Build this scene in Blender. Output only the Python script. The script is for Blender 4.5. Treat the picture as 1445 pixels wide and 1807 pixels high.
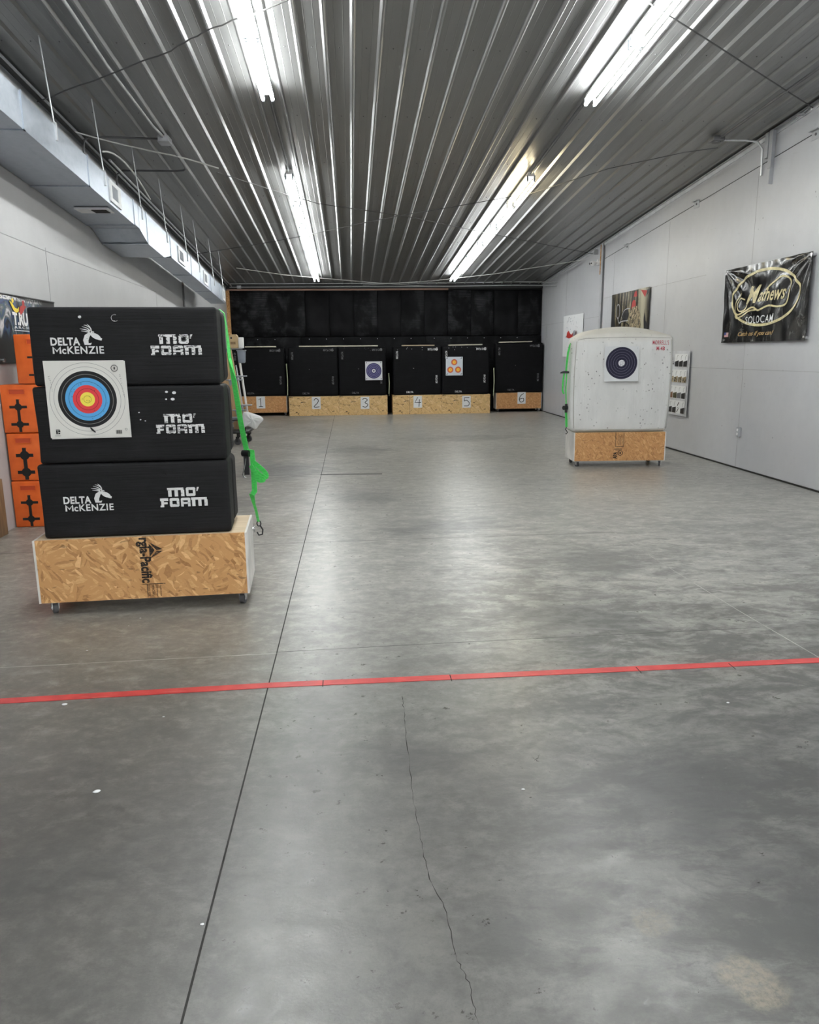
import bpy, bmesh, math, random
from mathutils import Vector, Matrix, noise
C = bpy.context.scene
for o in list(bpy.data.objects): bpy.data.objects.remove(o)
COL = C.collection
PI = math.pi
R_ = math.radians

# ---------------------------------------------------------------- camera
CAM_H = 1.45
cd = bpy.data.cameras.new('camera'); cam = bpy.data.objects.new('camera', cd); COL.objects.link(cam)
cd.sensor_fit = 'HORIZONTAL'; cd.sensor_width = 36.0; cd.lens = 1318.386 * 36.0 / 1445.0
cd.clip_start = 0.05; cd.clip_end = 100
yaw, pitch, roll = 0.0759259, 0.2084111, -0.0091386
f_ = Vector((math.sin(yaw)*math.cos(pitch), math.cos(yaw)*math.cos(pitch), -math.sin(pitch)))
r_ = Vector((math.cos(yaw), -math.sin(yaw), 0)); u_ = r_.cross(f_)
r2 = r_*math.cos(roll) + u_*math.sin(roll); u2 = -r_*math.sin(roll) + u_*math.cos(roll)
cam.matrix_world = Matrix(((r2.x, u2.x, -f_.x, 0), (r2.y, u2.y, -f_.y, 0), (r2.z, u2.z, -f_.z, CAM_H), (0, 0, 0, 1)))
C.camera = cam
# ---------------------------------------------------------------- world, exposure, lamp strengths
w = bpy.data.worlds.new('world'); C.world = w; w.use_nodes = True
w.node_tree.nodes['Background'].inputs[0].default_value = (0.6, 0.65, 0.7, 1)
w.node_tree.nodes['Background'].inputs[1].default_value = 0.03
vs = C.view_settings
vs.view_transform = 'Standard'; vs.look = 'None'; vs.gamma = 1; vs.use_curve_mapping = False
vs.exposure = 0.72
TUBE = 34.0
TUBE_COOL = (0.97, 1.0, 0.985); TUBE_WARM = (1.0, 0.86, 0.55)

# ---------------------------------------------------------------- room numbers (metres)
XL, XR = -2.95, 4.84
YN, YF = -8.0, 19.2
def CZ(y): return 3.15 + 0.072*(19.2 - y)          # ceiling height, falling towards the far end

# ================================================================ node helper
class NT:
    def __init__(s, name):
        s.m = bpy.data.materials.new(name); s.m.use_nodes = True
        s.t = s.m.node_tree; s.t.nodes.clear()
        s.out = s.t.nodes.new('ShaderNodeOutputMaterial')
        s.b = s.t.nodes.new('ShaderNodeBsdfPrincipled')
        s.t.links.new(s.b.outputs[0], s.out.inputs[0])
        s.tc = s.t.nodes.new('ShaderNodeTexCoord')
        s.P = s.tc.outputs['Object']
    def set(s, sock, v):
        if isinstance(v, bpy.types.NodeSocket): s.t.links.new(v, sock)
        else:
            if isinstance(v, tuple) and len(v) == 3 and sock.type == 'RGBA': v = v + (1,)
            sock.default_value = v
    def pr(s, **k):
        names = dict(col='Base Color', rough='Roughness', metal='Metallic', normal='Normal', spec='Specular IOR Level',
                     coat='Coat Weight', coatr='Coat Roughness', em='Emission Color', ems='Emission Strength', sheen='Sheen Weight', ior='IOR')
        for a, v in k.items(): s.set(s.b.inputs[names[a]], v)
        return s.m
    def map(s, v, scale=(1, 1, 1), rot=(0, 0, 0), loc=(0, 0, 0)):
        n = s.t.nodes.new('ShaderNodeMapping'); s.set(n.inputs['Vector'], v)
        n.inputs['Scale'].default_value = scale; n.inputs['Rotation'].default_value = rot; n.inputs['Location'].default_value = loc
        return n.outputs[0]
    def noise(s, v=None, scale=5, detail=4, rough=.5, dist=0, out=0):
        n = s.t.nodes.new('ShaderNodeTexNoise'); s.set(n.inputs['Vector'], v if v is not None else s.P)
        n.inputs['Scale'].default_value = scale; n.inputs['Detail'].default_value = detail
        n.inputs['Roughness'].default_value = rough; n.inputs['Distortion'].default_value = dist
        return n.outputs[out]
    def vor(s, v=None, scale=5, out='Distance', feat='F1', rand=1):
        n = s.t.nodes.new('ShaderNodeTexVoronoi'); n.feature = feat
        s.set(n.inputs['Vector'], v if v is not None else s.P); n.inputs['Scale'].default_value = scale
        n.inputs['Randomness'].default_value = rand
        return n.outputs[out]
    def math(s, op, a, b=0.0, c=0.0, clamp=False):
        n = s.t.nodes.new('ShaderNodeMath'); n.operation = op; n.use_clamp = clamp
        s.set(n.inputs[0], a); s.set(n.inputs[1], b); s.set(n.inputs[2], c)
        return n.outputs[0]
    def ramp(s, f, stops, interp='LINEAR'):
        n = s.t.nodes.new('ShaderNodeValToRGB'); n.color_ramp.interpolation = interp
        e = n.color_ramp.elements
        while len(e) < len(stops): e.new(0.5)
        for i, (p, c) in enumerate(stops):
            e[i].position = p
            if not isinstance(c, tuple): c = (c, c, c)
            e[i].color = tuple(c[:3]) + (1,)
        s.set(n.inputs[0], f); return n.outputs[0]
    def mix(s, f, a, b, mode='MIX'):
        n = s.t.nodes.new('ShaderNodeMix'); n.data_type = 'RGBA'; n.blend_type = mode
        s.set(n.inputs[0], f); s.set(n.inputs[6], a); s.set(n.inputs[7], b); return n.outputs[2]
    def sep(s, v):
        n = s.t.nodes.new('ShaderNodeSeparateXYZ'); s.set(n.inputs[0], v); return n.outputs
    def comb(s, x, y, z):
        n = s.t.nodes.new('ShaderNodeCombineXYZ'); s.set(n.inputs[0], x); s.set(n.inputs[1], y); s.set(n.inputs[2], z); return n.outputs[0]
    def bump(s, h, strength=.3, dist=.01):
        n = s.t.nodes.new('ShaderNodeBump'); s.set(n.inputs['Height'], h)
        n.inputs['Strength'].default_value = strength; n.inputs['Distance'].default_value = dist; return n.outputs[0]
    def addv(s, a, b):
        n = s.t.nodes.new('ShaderNodeVectorMath'); n.operation = 'ADD'; s.set(n.inputs[0], a); s.set(n.inputs[1], b); return n.outputs[0]
    def scv(s, a, k):
        n = s.t.nodes.new('ShaderNodeVectorMath'); n.operation = 'SCALE'; s.set(n.inputs[0], a); s.set(n.inputs[3], k); return n.outputs[0]
    def rng(s, f, a, b, c=0., d=1.):
        n = s.t.nodes.new('ShaderNodeMapRange'); s.set(n.inputs[0], f)
        for i, v in enumerate((a, b, c, d)): n.inputs[i+1].default_value = v
        return n.outputs[0]

def plain(name, col, rough=.5, metal=0, var=.06, bump=0, bscale=60, spec=.5, vscale=8):
    t = NT(name)
    nz = t.noise(scale=vscale, detail=5)
    a = tuple(max(0, c*(1-var*2)) for c in col); b = tuple(min(1, c*(1+var*2)) for c in col)
    k = dict(col=t.ramp(nz, [(.3, a), (.7, b)]), rough=rough, metal=metal, spec=spec)
    if bump: k['normal'] = t.bump(t.noise(scale=bscale, detail=4), bump, .004)
    return t.pr(**k)

M = {}
def mk_floor():
    t = NT('polished_concrete'); P = t.P; x, y, z = t.sep(P)
    warp = t.scv(t.noise(scale=2.2, detail=5, out=1), .22)
    Pw = t.addv(P, warp)
    big = t.noise(Pw, scale=.7, detail=8, rough=.62)
    mid = t.noise(t.map(Pw, (1.0, 2.2, 1)), scale=3.2, detail=10, rough=.68, dist=.25)
    fine = t.noise(scale=24, detail=8, rough=.7)
    grit = t.noise(scale=150, detail=4, rough=.75)
    base = t.ramp(big, [(.34, (.205, .208, .208)), (.5, (.262, .262, .258)), (.66, (.32, .318, .308))])
    base = t.mix(t.rng(mid, .46, .70, 0, .5), base, (.40, .40, .385))
    base = t.mix(t.rng(mid, .46, .32, 0, .5), base, (.155, .157, .158))
    # darker swirls over the right-hand slab
    m = t.math('MULTIPLY', t.rng(t.math('ADD', x, t.math('MULTIPLY', t.noise(scale=.7), .9)), .5, 1.5), t.rng(y, 7.5, 3.6))
    sw = t.noise(t.map(t.addv(P, t.scv(t.noise(scale=2.4, detail=4, out=1), .22)), (1.3, 2.6, 1), (0, 0, .45)), scale=2.1, detail=12, rough=.72, dist=.35)
    swm = t.math('MULTIPLY', t.rng(sw, .44, .555, 0, .88), m)
    base = t.mix(swm, base, (.052, .053, .050))
    sw2 = t.noise(t.map(P, (3.6, 10, 1), (0, 0, -.45)), scale=1.3, detail=10, rough=.74, dist=.6)
    base = t.mix(t.math('MULTIPLY', t.rng(sw2, .545, .615, 0, .85), t.rng(m, 0, 1, .03, 1)), base, (.045, .045, .044))
    # browner slab on the left, with the front target's shade painted in
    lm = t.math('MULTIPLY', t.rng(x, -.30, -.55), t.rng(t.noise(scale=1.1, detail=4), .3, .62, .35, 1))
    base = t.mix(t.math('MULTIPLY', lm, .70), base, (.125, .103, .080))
    # pitted dark specks
    sp = t.vor(t.map(P, (1, 1.7, 1)), scale=11)
    spm = t.math('MULTIPLY', t.rng(sp, .09, .05), t.rng(t.noise(scale=3.1), .5, .62))
    base = t.mix(t.math('MULTIPLY', spm, .40), base, (.055, .055, .052))
    base = t.mix(t.rng(fine, .44, .76, 0, .45), base, (.40, .395, .38))
    base = t.mix(t.rng(fine, .56, .24, 0, .50), base, (.075, .075, .073))
    mot = t.noise(t.map(P, (1, 1.5, 1), (0, 0, .5)), scale=7.5, detail=9, rough=.74, dist=.3)
    base = t.mix(t.rng(mot, .56, .28, 0, .55), base, (.085, .085, .083))
    base = t.mix(t.rng(mot, .54, .68, 0, .45), base, (.44, .435, .415))
    base = t.mix(t.rng(grit, .52, .72, 0, .45), base, (.08, .08, .08))
    # tan worn patches
    def blob(cx, cy, rx, ry, base, amt, col):
        dx = t.math('DIVIDE', t.math('SUBTRACT', x, cx), rx); dy = t.math('DIVIDE', t.math('SUBTRACT', y, cy), ry)
        d = t.math('SQRT', t.math('ADD', t.math('MULTIPLY', dx, dx), t.math('MULTIPLY', dy, dy)))
        d = t.math('ADD', d, t.math('MULTIPLY', t.math('SUBTRACT', t.noise(scale=9, detail=5), .5), 1.3))
        k = t.math('MULTIPLY', t.rng(d, 1.05, .75, 0, amt), t.rng(t.noise(scale=60, detail=6, rough=.8), .38, .58, .12, 1))
        return t.mix(k, base, col)
    def smudge(cx, cy, rx, ry, base, amt):
        dx = t.math('DIVIDE', t.math('SUBTRACT', x, cx), rx); dy = t.math('DIVIDE', t.math('SUBTRACT', y, cy), ry)
        d = t.math('SQRT', t.math('ADD', t.math('MULTIPLY', dx, dx), t.math('MULTIPLY', dy, dy)))
        d = t.math('ADD', d, t.math('MULTIPLY', t.math('SUBTRACT', mid, .5), 3.0))
        return t.mix(t.rng(d, 1.1, .4, 0, amt), base, (.075, .077, .080))
    for a_ in ((-1.0, 9.6, .8, 1.0, .75), (-1.3, 7.4, .5, .5, .5), (.75, 6.2, .6, .35, .6), (.1, 7.6, .5, .35, .45), (1.7, 5.0, .7, .4, .6), (1.2, 3.9, .5, .35, .6), (.0, 11.5, .8, .6, .5), (1.9, 13.0, 1.2, .7, .5),
               (1.15, 2.2, .35, .30, .75), (.62, 2.0, .18, .14, .55), (.22, 2.5, .25, .12, .55), (1.25, 1.6, .3, .3, .7), (.35, 1.6, .12, .08, .5), (-.9, 1.95, .25, .15, .4)):
        base = smudge(a_[0], a_[1], a_[2], a_[3], base, a_[4])
    base = blob(.90, 1.42, .075, .085, base, .85, (.50, .43, .32))
    base = blob(.745, 1.63, .06, .05, base, .6, (.42, .37, .28))
    base = blob(.40, 2.56, .09, .06, base, .45, (.40, .40, .38))
    base = blob(.15, 1.62, .06, .10, base, .45, (.36, .36, .33))
    base = blob(.02, 1.55, .05, .05, base, .35, (.36, .36, .34))
    base = t.mix(1.0, base, (1.0, .985, .93), 'MULTIPLY')
    # light fall-off painted into the colour: floor darkens towards the camera
    light_falloff = t.rng(y, 2.2, 4.8, .37, 1.30)
    base = t.mix(1.0, base, t.comb(light_falloff, light_falloff, light_falloff), 'MULTIPLY')
    h = t.math('ADD', t.math('MULTIPLY', fine, .5), t.math('MULTIPLY', mid, 1.2))
    rgh = t.math('ADD', t.rng(mot, .30, .70, .38, .29), t.math('MULTIPLY', swm, .14))
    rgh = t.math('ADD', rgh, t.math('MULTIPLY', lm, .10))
    rgh = t.math('ADD', rgh, t.rng(fine, .35, .65, -.06, .06))
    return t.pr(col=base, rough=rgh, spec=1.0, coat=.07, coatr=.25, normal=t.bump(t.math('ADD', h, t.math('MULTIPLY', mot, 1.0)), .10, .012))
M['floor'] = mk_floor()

def mk_ceiling():
    t = NT('ribbed_metal_panel')
    nz = t.noise(t.map(t.P, (3, .5, 3)), scale=1.2, detail=4)
    c = t.ramp(nz, [(.3, (.265, .268, .268)), (.7, (.295, .298, .295))])
    return t.pr(col=c, rough=.34, metal=.55, spec=.5)
M['ceiling'] = mk_ceiling()

def mk_wall(name, c0, c1):
    t = NT(name)
    nz = t.noise(t.map(t.P, (1, 1, .7)), scale=1.4, detail=6, rough=.6)
    f = t.noise(scale=9, detail=5)
    c = t.mix(t.rng(f, .4, .8, 0, .25), t.ramp(nz, [(.3, c0), (.7, c1)]), tuple(v*.9 for v in c0))
    # scuffs
    sc = t.noise(t.map(t.P, (1, 3, 9)), scale=2.6, detail=6, dist=1)
    c = t.mix(t.rng(sc, .66, .74, 0, .18), c, tuple(v*.6 for v in c0))
    return t.pr(col=c, rough=.42, spec=.4, normal=t.bump(t.noise(scale=90, detail=3), .05, .003))
M['wall'] = mk_wall('painted_wall_panel', (.46, .465, .487), (.51, .515, .533))
M['wall_near'] = mk_wall('painted_wall_board', (.44, .44, .447), (.49, .49, .495))
M['osb_seam'] = plain('faint_seam', (.34, .34, .35), .7)
M['joint'] = plain('dark_joint', (.018, .017, .015), .8, var=.3, vscale=20)
M['joint_pale'] = plain('pale_joint_filler', (.42, .41, .39), .7, var=.2)
M['joint_faint'] = plain('faint_joint', (.045, .045, .045), .6, var=.3, vscale=20)

def mk_osb(name, lo, mid, hi, dark, seed=0., sc=1., dk=.55):
    t = NT(name); P = t.map(t.P, (1, 1, 1), (0, 0, 0), (seed, seed*.7, seed*1.3))
    Pw = t.addv(P, t.scv(t.noise(P, scale=7*sc, detail=2, out=1), .05))
    cols = []
    for i, a in enumerate((.35, 1.25, -.75, 2.2)):
        v = t.map(t.map(Pw, (1, 1, 1), (0, a, 0)), (15*sc, 15*sc, 64*sc))
        cc = t.vor(v, 1.0, 'Color'); s_ = t.sep(cc)
        cols.append((s_[0], s_[1]))
    sel = t.sep(t.vor(Pw, 13*sc, 'Color'))
    f = t.mix(t.math('GREATER_THAN', sel[0], .5), cols[0][0], cols[1][0])
    f = t.mix(t.math('GREATER_THAN', sel[1], .55), f, cols[2][0])
    f = t.mix(t.math('GREATER_THAN', sel[2], .62), f, cols[3][1])
    f = t.math('ADD', t.math('MULTIPLY', f, .8), t.math('MULTIPLY', t.noise(t.map(Pw, (30, 30, 90)), scale=1.5, detail=4), .28))
    c = t.ramp(f, [(.08, lo), (.38, mid), (.72, mid), (.98, hi)])
    d = t.noise(t.map(Pw, (14*sc, 14*sc, 46*sc), (0, .5, 0)), scale=1.0, detail=3, dist=.5)
    c = t.mix(t.rng(d, .70-dk*.09, .75-dk*.09, 0, dk), c, dark)
    return t.pr(col=c, rough=.62, spec=.3, normal=t.bump(f, .25, .003))
M['osb'] = mk_osb('oriented_strand_board', (.33, .155, .055), (.58, .315, .13), (.82, .53, .26), (.10, .045, .018))
M['osb2'] = mk_osb('oriented_strand_board_orange', (.36, .17, .065), (.54, .28, .115), (.68, .40, .19), (.11, .05, .02), 3.1, 1.3)
M['osb3'] = mk_osb('oriented_strand_board_flecked', (.48, .29, .12), (.66, .44, .20), (.78, .57, .31), (.030, .018, .010), 7.7, .62, .98)

def mk_wood(name, a, b, sx=(3, 3, 40), rough=.55):
    t = NT(name)
    n = t.noise(t.map(t.P, sx), scale=1, detail=6, dist=1.2)
    return t.pr(col=t.ramp(n, [(.3, a), (.7, b)]), rough=rough, spec=.3, normal=t.bump(n, .2, .002))
M['pine'] = mk_wood('pale_pine_board', (.50, .38, .25), (.66, .54, .38), (2, 30, 30))
M['pine_v'] = mk_wood('upright_pine_board', (.55, .36, .20), (.70, .50, .30), (30, 30, 2))
M['pinkwood'] = mk_wood('reddish_wood_strip', (.30, .17, .12), (.42, .27, .21), (2, 30, 30))
M['cream_board'] = mk_wood('cream_board', (.66, .60, .46), (.80, .75, .62), (2, 30, 30))
M['brown_wood'] = mk_wood('brown_wood', (.16, .10, .05), (.30, .20, .11), (30, 30, 2))
M['whitewash'] = plain('white_painted_plywood', (.68, .66, .63), .6, var=.09, bump=.2, vscale=5)

def mk_foam(name, c=(.0075, .0075, .0083), sp=.32):
    t = NT(name)
    lines = t.noise(t.map(t.P, (2.5, 2.5, 90)), scale=1, detail=6, rough=.7)
    blot = t.noise(scale=6, detail=6, rough=.6)
    col = t.ramp(lines, [(.3, tuple(v*.75 for v in c)), (.72, tuple(v*1.9 for v in c))])
    col = t.mix(t.rng(blot, .5, .8, 0, .25), col, tuple(v*4 for v in c))
    d = t.vor(scale=26); dm = t.math('MULTIPLY', t.rng(d, .10, .05), t.rng(t.noise(scale=5.1, detail=2), .50, .66))
    col = t.mix(dm, col, (.003, .003, .003))
    h = t.math('SUBTRACT', t.math('MULTIPLY', lines, .8), dm)
    return t.pr(col=col, rough=.62, spec=sp, normal=t.bump(h, .55, .006))
M['foam'] = mk_foam('black_foam', sp=.22)
M['foam_far'] = mk_foam('black_foam_worn', (.0042, .0042, .005), .12)
def mk_paint(name, col, bg, lo, hi):
    t = NT(name)
    n = t.noise(scale=95, detail=3, rough=.6); n2 = t.noise(t.map(t.P, (1, 1, 6)), scale=28, detail=3)
    k = t.math('MULTIPLY', t.rng(n, lo, hi), 1.0); k2 = t.rng(n2, lo, hi)
    return t.pr(col=t.mix(t.math('MAXIMUM', k, k2), col, bg), rough=.6, spec=.3)
M['print'] = mk_paint('white_print', (.74, .74, .74), (.05, .05, .05), .66, .72)
M['print_worn'] = mk_paint('worn_white_print', (.74, .74, .74), (.02, .02, .02), .585, .62)
M['print_faint'] = mk_paint('faint_white_print', (.22, .22, .23), (.015, .015, .015), .52, .6)
M['ink'] = mk_paint('black_stamp_ink', (.018, .014, .012), (.30, .17, .08), .60, .72)
M['ink_red'] = plain('red_ink', (.48, .06, .09), .6)
M['black'] = plain('black_plastic', (.012, .012, .014), .42)
M['blackm'] = plain('matte_black', (.01, .01, .01), .8)
M['cable'] = plain('dark_cable', (.10, .10, .10), .5, .3)
M['cable_light'] = plain('pale_cable', (.62, .62, .60), .45)
M['white'] = plain('white_enamel', (.80, .80, .80), .4, var=.01)
M['greym'] = plain('grey_paint', (.30, .32, .35), .45)
M['greybin'] = plain('blue_grey_plastic', (.22, .25, .30), .4)
M['steelgrey'] = plain('grey_painted_steel', (.42, .43, .45), .4, .3)
M['chrome'] = plain('bright_steel', (.62, .62, .63), .25, .95, var=.02)
M['conduit'] = plain('galvanised_conduit', (.58, .59, .60), .38, .55)
M['conduit_dark'] = plain('dull_conduit', (.16, .16, .165), .5, .6)
M['rubber'] = plain('grey_rubber', (.07, .07, .075), .6)
def mk_galv():
    t = NT('galvanised_duct_metal')
    n = t.noise(t.map(t.P, (3, .8, 3)), scale=2.2, detail=6, rough=.6, dist=.8); v = t.sep(t.vor(scale=30, out='Color'))[0]
    c = t.ramp(n, [(.3, (.33, .37, .43)), (.7, (.46, .50, .56))])
    c = t.mix(t.math('MULTIPLY', v, .2), c, (.55, .58, .62))
    return t.pr(col=c, rough=t.rng(n, .3, .7, .32, .48), metal=.8, normal=t.bump(n, .12, .01))
M['galv'] = mk_galv()
M['tape'] = None
def mk_tape():
    t = NT('red_floor_tape')
    n = t.noise(scale=14, detail=5); s = t.noise(t.map(t.P, (3, 30, 1)), scale=3, detail=6, dist=1)
    c = t.ramp(n, [(.3, (.42, .035, .035)), (.7, (.56, .06, .055))])
    c = t.mix(t.rng(s, .62, .72, 0, .5), c, (.62, .20, .17))
    return t.pr(col=c, rough=.38, normal=t.bump(n, .2, .004))
M['tape'] = mk_tape()
def mk_rubber():
    t = NT('black_rubber_mat'); P = t.P
    oi = t.t.nodes.new('ShaderNodeObjectInfo').outputs['Random']
    off = t.comb(t.math('MULTIPLY', oi, 40), 0, t.math('MULTIPLY', oi, 17))
    Q = t.addv(P, off)
    n = t.noise(t.map(Q, (1.6, 1, 1.2)), scale=1.6, detail=7, rough=.6, dist=.3)
    s = t.noise(t.map(Q, (1.3, 1, 30)), scale=1.4, detail=4)
    c = t.ramp(n, [(.35, (.0035, .0035, .0042)), (.7, (.0095, .0095, .011))])
    k = t.math('MULTIPLY', t.rng(s, .5, .7, .25, .9), t.rng(n, .48, .62))
    k = t.math('MULTIPLY', k, t.rng(oi, .3, .8))
    c = t.mix(k, c, (.065, .067, .072))
    return t.pr(col=c, rough=t.rng(n, .3, .7, .8, .6), spec=.14)
M['mat'] = mk_rubber()
def mk_bag():
    t = NT('white_woven_bag')
    n = t.noise(t.map(t.P, (1, 1, .5)), scale=5, detail=6); wv = t.noise(t.map(t.P, (40, 40, 6)), scale=1, detail=3)
    c = t.ramp(n, [(.3, (.64, .64, .63)), (.7, (.74, .74, .73))])
    z = t.sep(t.P)[2]
    d = t.vor(t.map(t.P, (1, .3, .8)), scale=22); g = t.noise(scale=3.4, detail=3)
    c = t.mix(t.math('MULTIPLY', t.rng(d, .20, .12, 0, .85), t.rng(g, .46, .58)), c, (.09, .09, .09))
    c = t.mix(t.rng(t.math('ADD', z, t.math('MULTIPLY', n, .05)), 1.14, 1.22, 0, .35), c, (.60, .55, .44))
    h = t.math('ADD', t.math('MULTIPLY', n, 2), wv)
    return t.pr(col=c, rough=.6, spec=.3, normal=t.bump(h, .5, .01))
M['bag'] = mk_bag()
def mk_strap(name, a, b):
    t = NT(name); n = t.noise(t.map(t.P, (50, 50, 300)), scale=1, detail=2)
    return t.pr(col=t.ramp(n, [(.3, a), (.7, b)]), rough=.5, sheen=.2)
M['strap'] = mk_strap('green_webbing', (.05, .55, .08), (.10, .75, .15))
M['strap_dull'] = mk_strap('dull_webbing', (.30, .33, .20), (.44, .46, .32))
def mk_orange():
    t = NT('orange_moulded_foam'); n = t.noise(scale=9, detail=6)
    c = t.ramp(n, [(.3, (.72, .12, .018)), (.7, (.86, .17, .03))])
    d = t.vor(scale=14); c = t.mix(t.math('MULTIPLY', t.rng(d, .09, .05), t.rng(t.noise(scale=4), .55, .6)), c, (.2, .04, .01))
    return t.pr(col=c, rough=.45, spec=.4, normal=t.bump(n, .2, .004))
M['orange'] = mk_orange()
M['orange_dark'] = plain('orange_recess', (.55, .07, .02), .5)
def mk_paper(): 
    t = NT('off_white_paper'); n = t.noise(scale=6, detail=4)
    return t.pr(col=t.ramp(n, [(.3, (.70, .69, .66)), (.7, (.78, .77, .74))]), rough=.6)
M['paper'] = mk_paper()
M['paper_white'] = plain('white_paper', (.74, .75, .76), .55, var=.01)
M['yellow_paint'] = plain('gold_print', (.62, .54, .30), .4, var=.15, vscale=30)
M['gold_text'] = plain('orange_gold_print', (.62, .40, .16), .4, var=.1)
M['cardboard'] = plain('brown_cardboard', (.50, .36, .20), .7)
M['red'] = plain('red_print', (.42, .03, .025), .5)
M['blue'] = plain('blue_print', (.03, .06, .30), .5, var=.3, vscale=14)
M['green_print'] = plain('green_print', (.03, .14, .07), .5, var=.4, vscale=14)
M['yellow'] = plain('yellow_print', (.85, .65, .06), .5)

def rings(name, centres, R0, stops, lines=(), linecol=(.03, .03, .03), paper=(.73, .72, .68), lw=.0012, holes=0):
    """concentric printed rings in the object's own x-z plane; stops = [(radius, colour)] outermost first"""
    t = NT(name); x, y, z = t.sep(t.P)
    pn = t.noise(scale=5, detail=4)
    base = t.ramp(pn, [(.3, tuple(v*.95 for v in paper)), (.7, tuple(min(1, v*1.04) for v in paper))])
    wob = t.noise(scale=30, detail=3)
    for cx, cz in centres:
        dx = t.math('SUBTRACT', x, cx); dz = t.math('SUBTRACT', z, cz)
        d = t.math('SQRT', t.math('ADD', t.math('MULTIPLY', dx, dx), t.math('MULTIPLY', dz, dz)))
        for r, c in stops: base = t.mix(t.math('LESS_THAN', d, r), base, c)
        for r, c in lines:
            base = t.mix(t.math('LESS_THAN', t.math('ABSOLUTE', t.math('SUBTRACT', d, r)), lw), base, c)
        if holes:
            v = t.vor(t.map(t.P, (1, 0, 1)), scale=holes); g = t.math('ADD', d, t.math('MULTIPLY', wob, R0*.6))
            k = t.math('MULTIPLY', t.rng(v, .17, .11), t.math('LESS_THAN', g, R0*.95))
            k = t.math('MULTIPLY', k, t.math('GREATER_THAN', t.noise(t.map(t.P, (1, 0, 1)), scale=holes*.8, detail=1), .46))
            base = t.mix(k, base, (.03, .03, .04))
    return t.pr(col=base, rough=.55, spec=.3)

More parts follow.
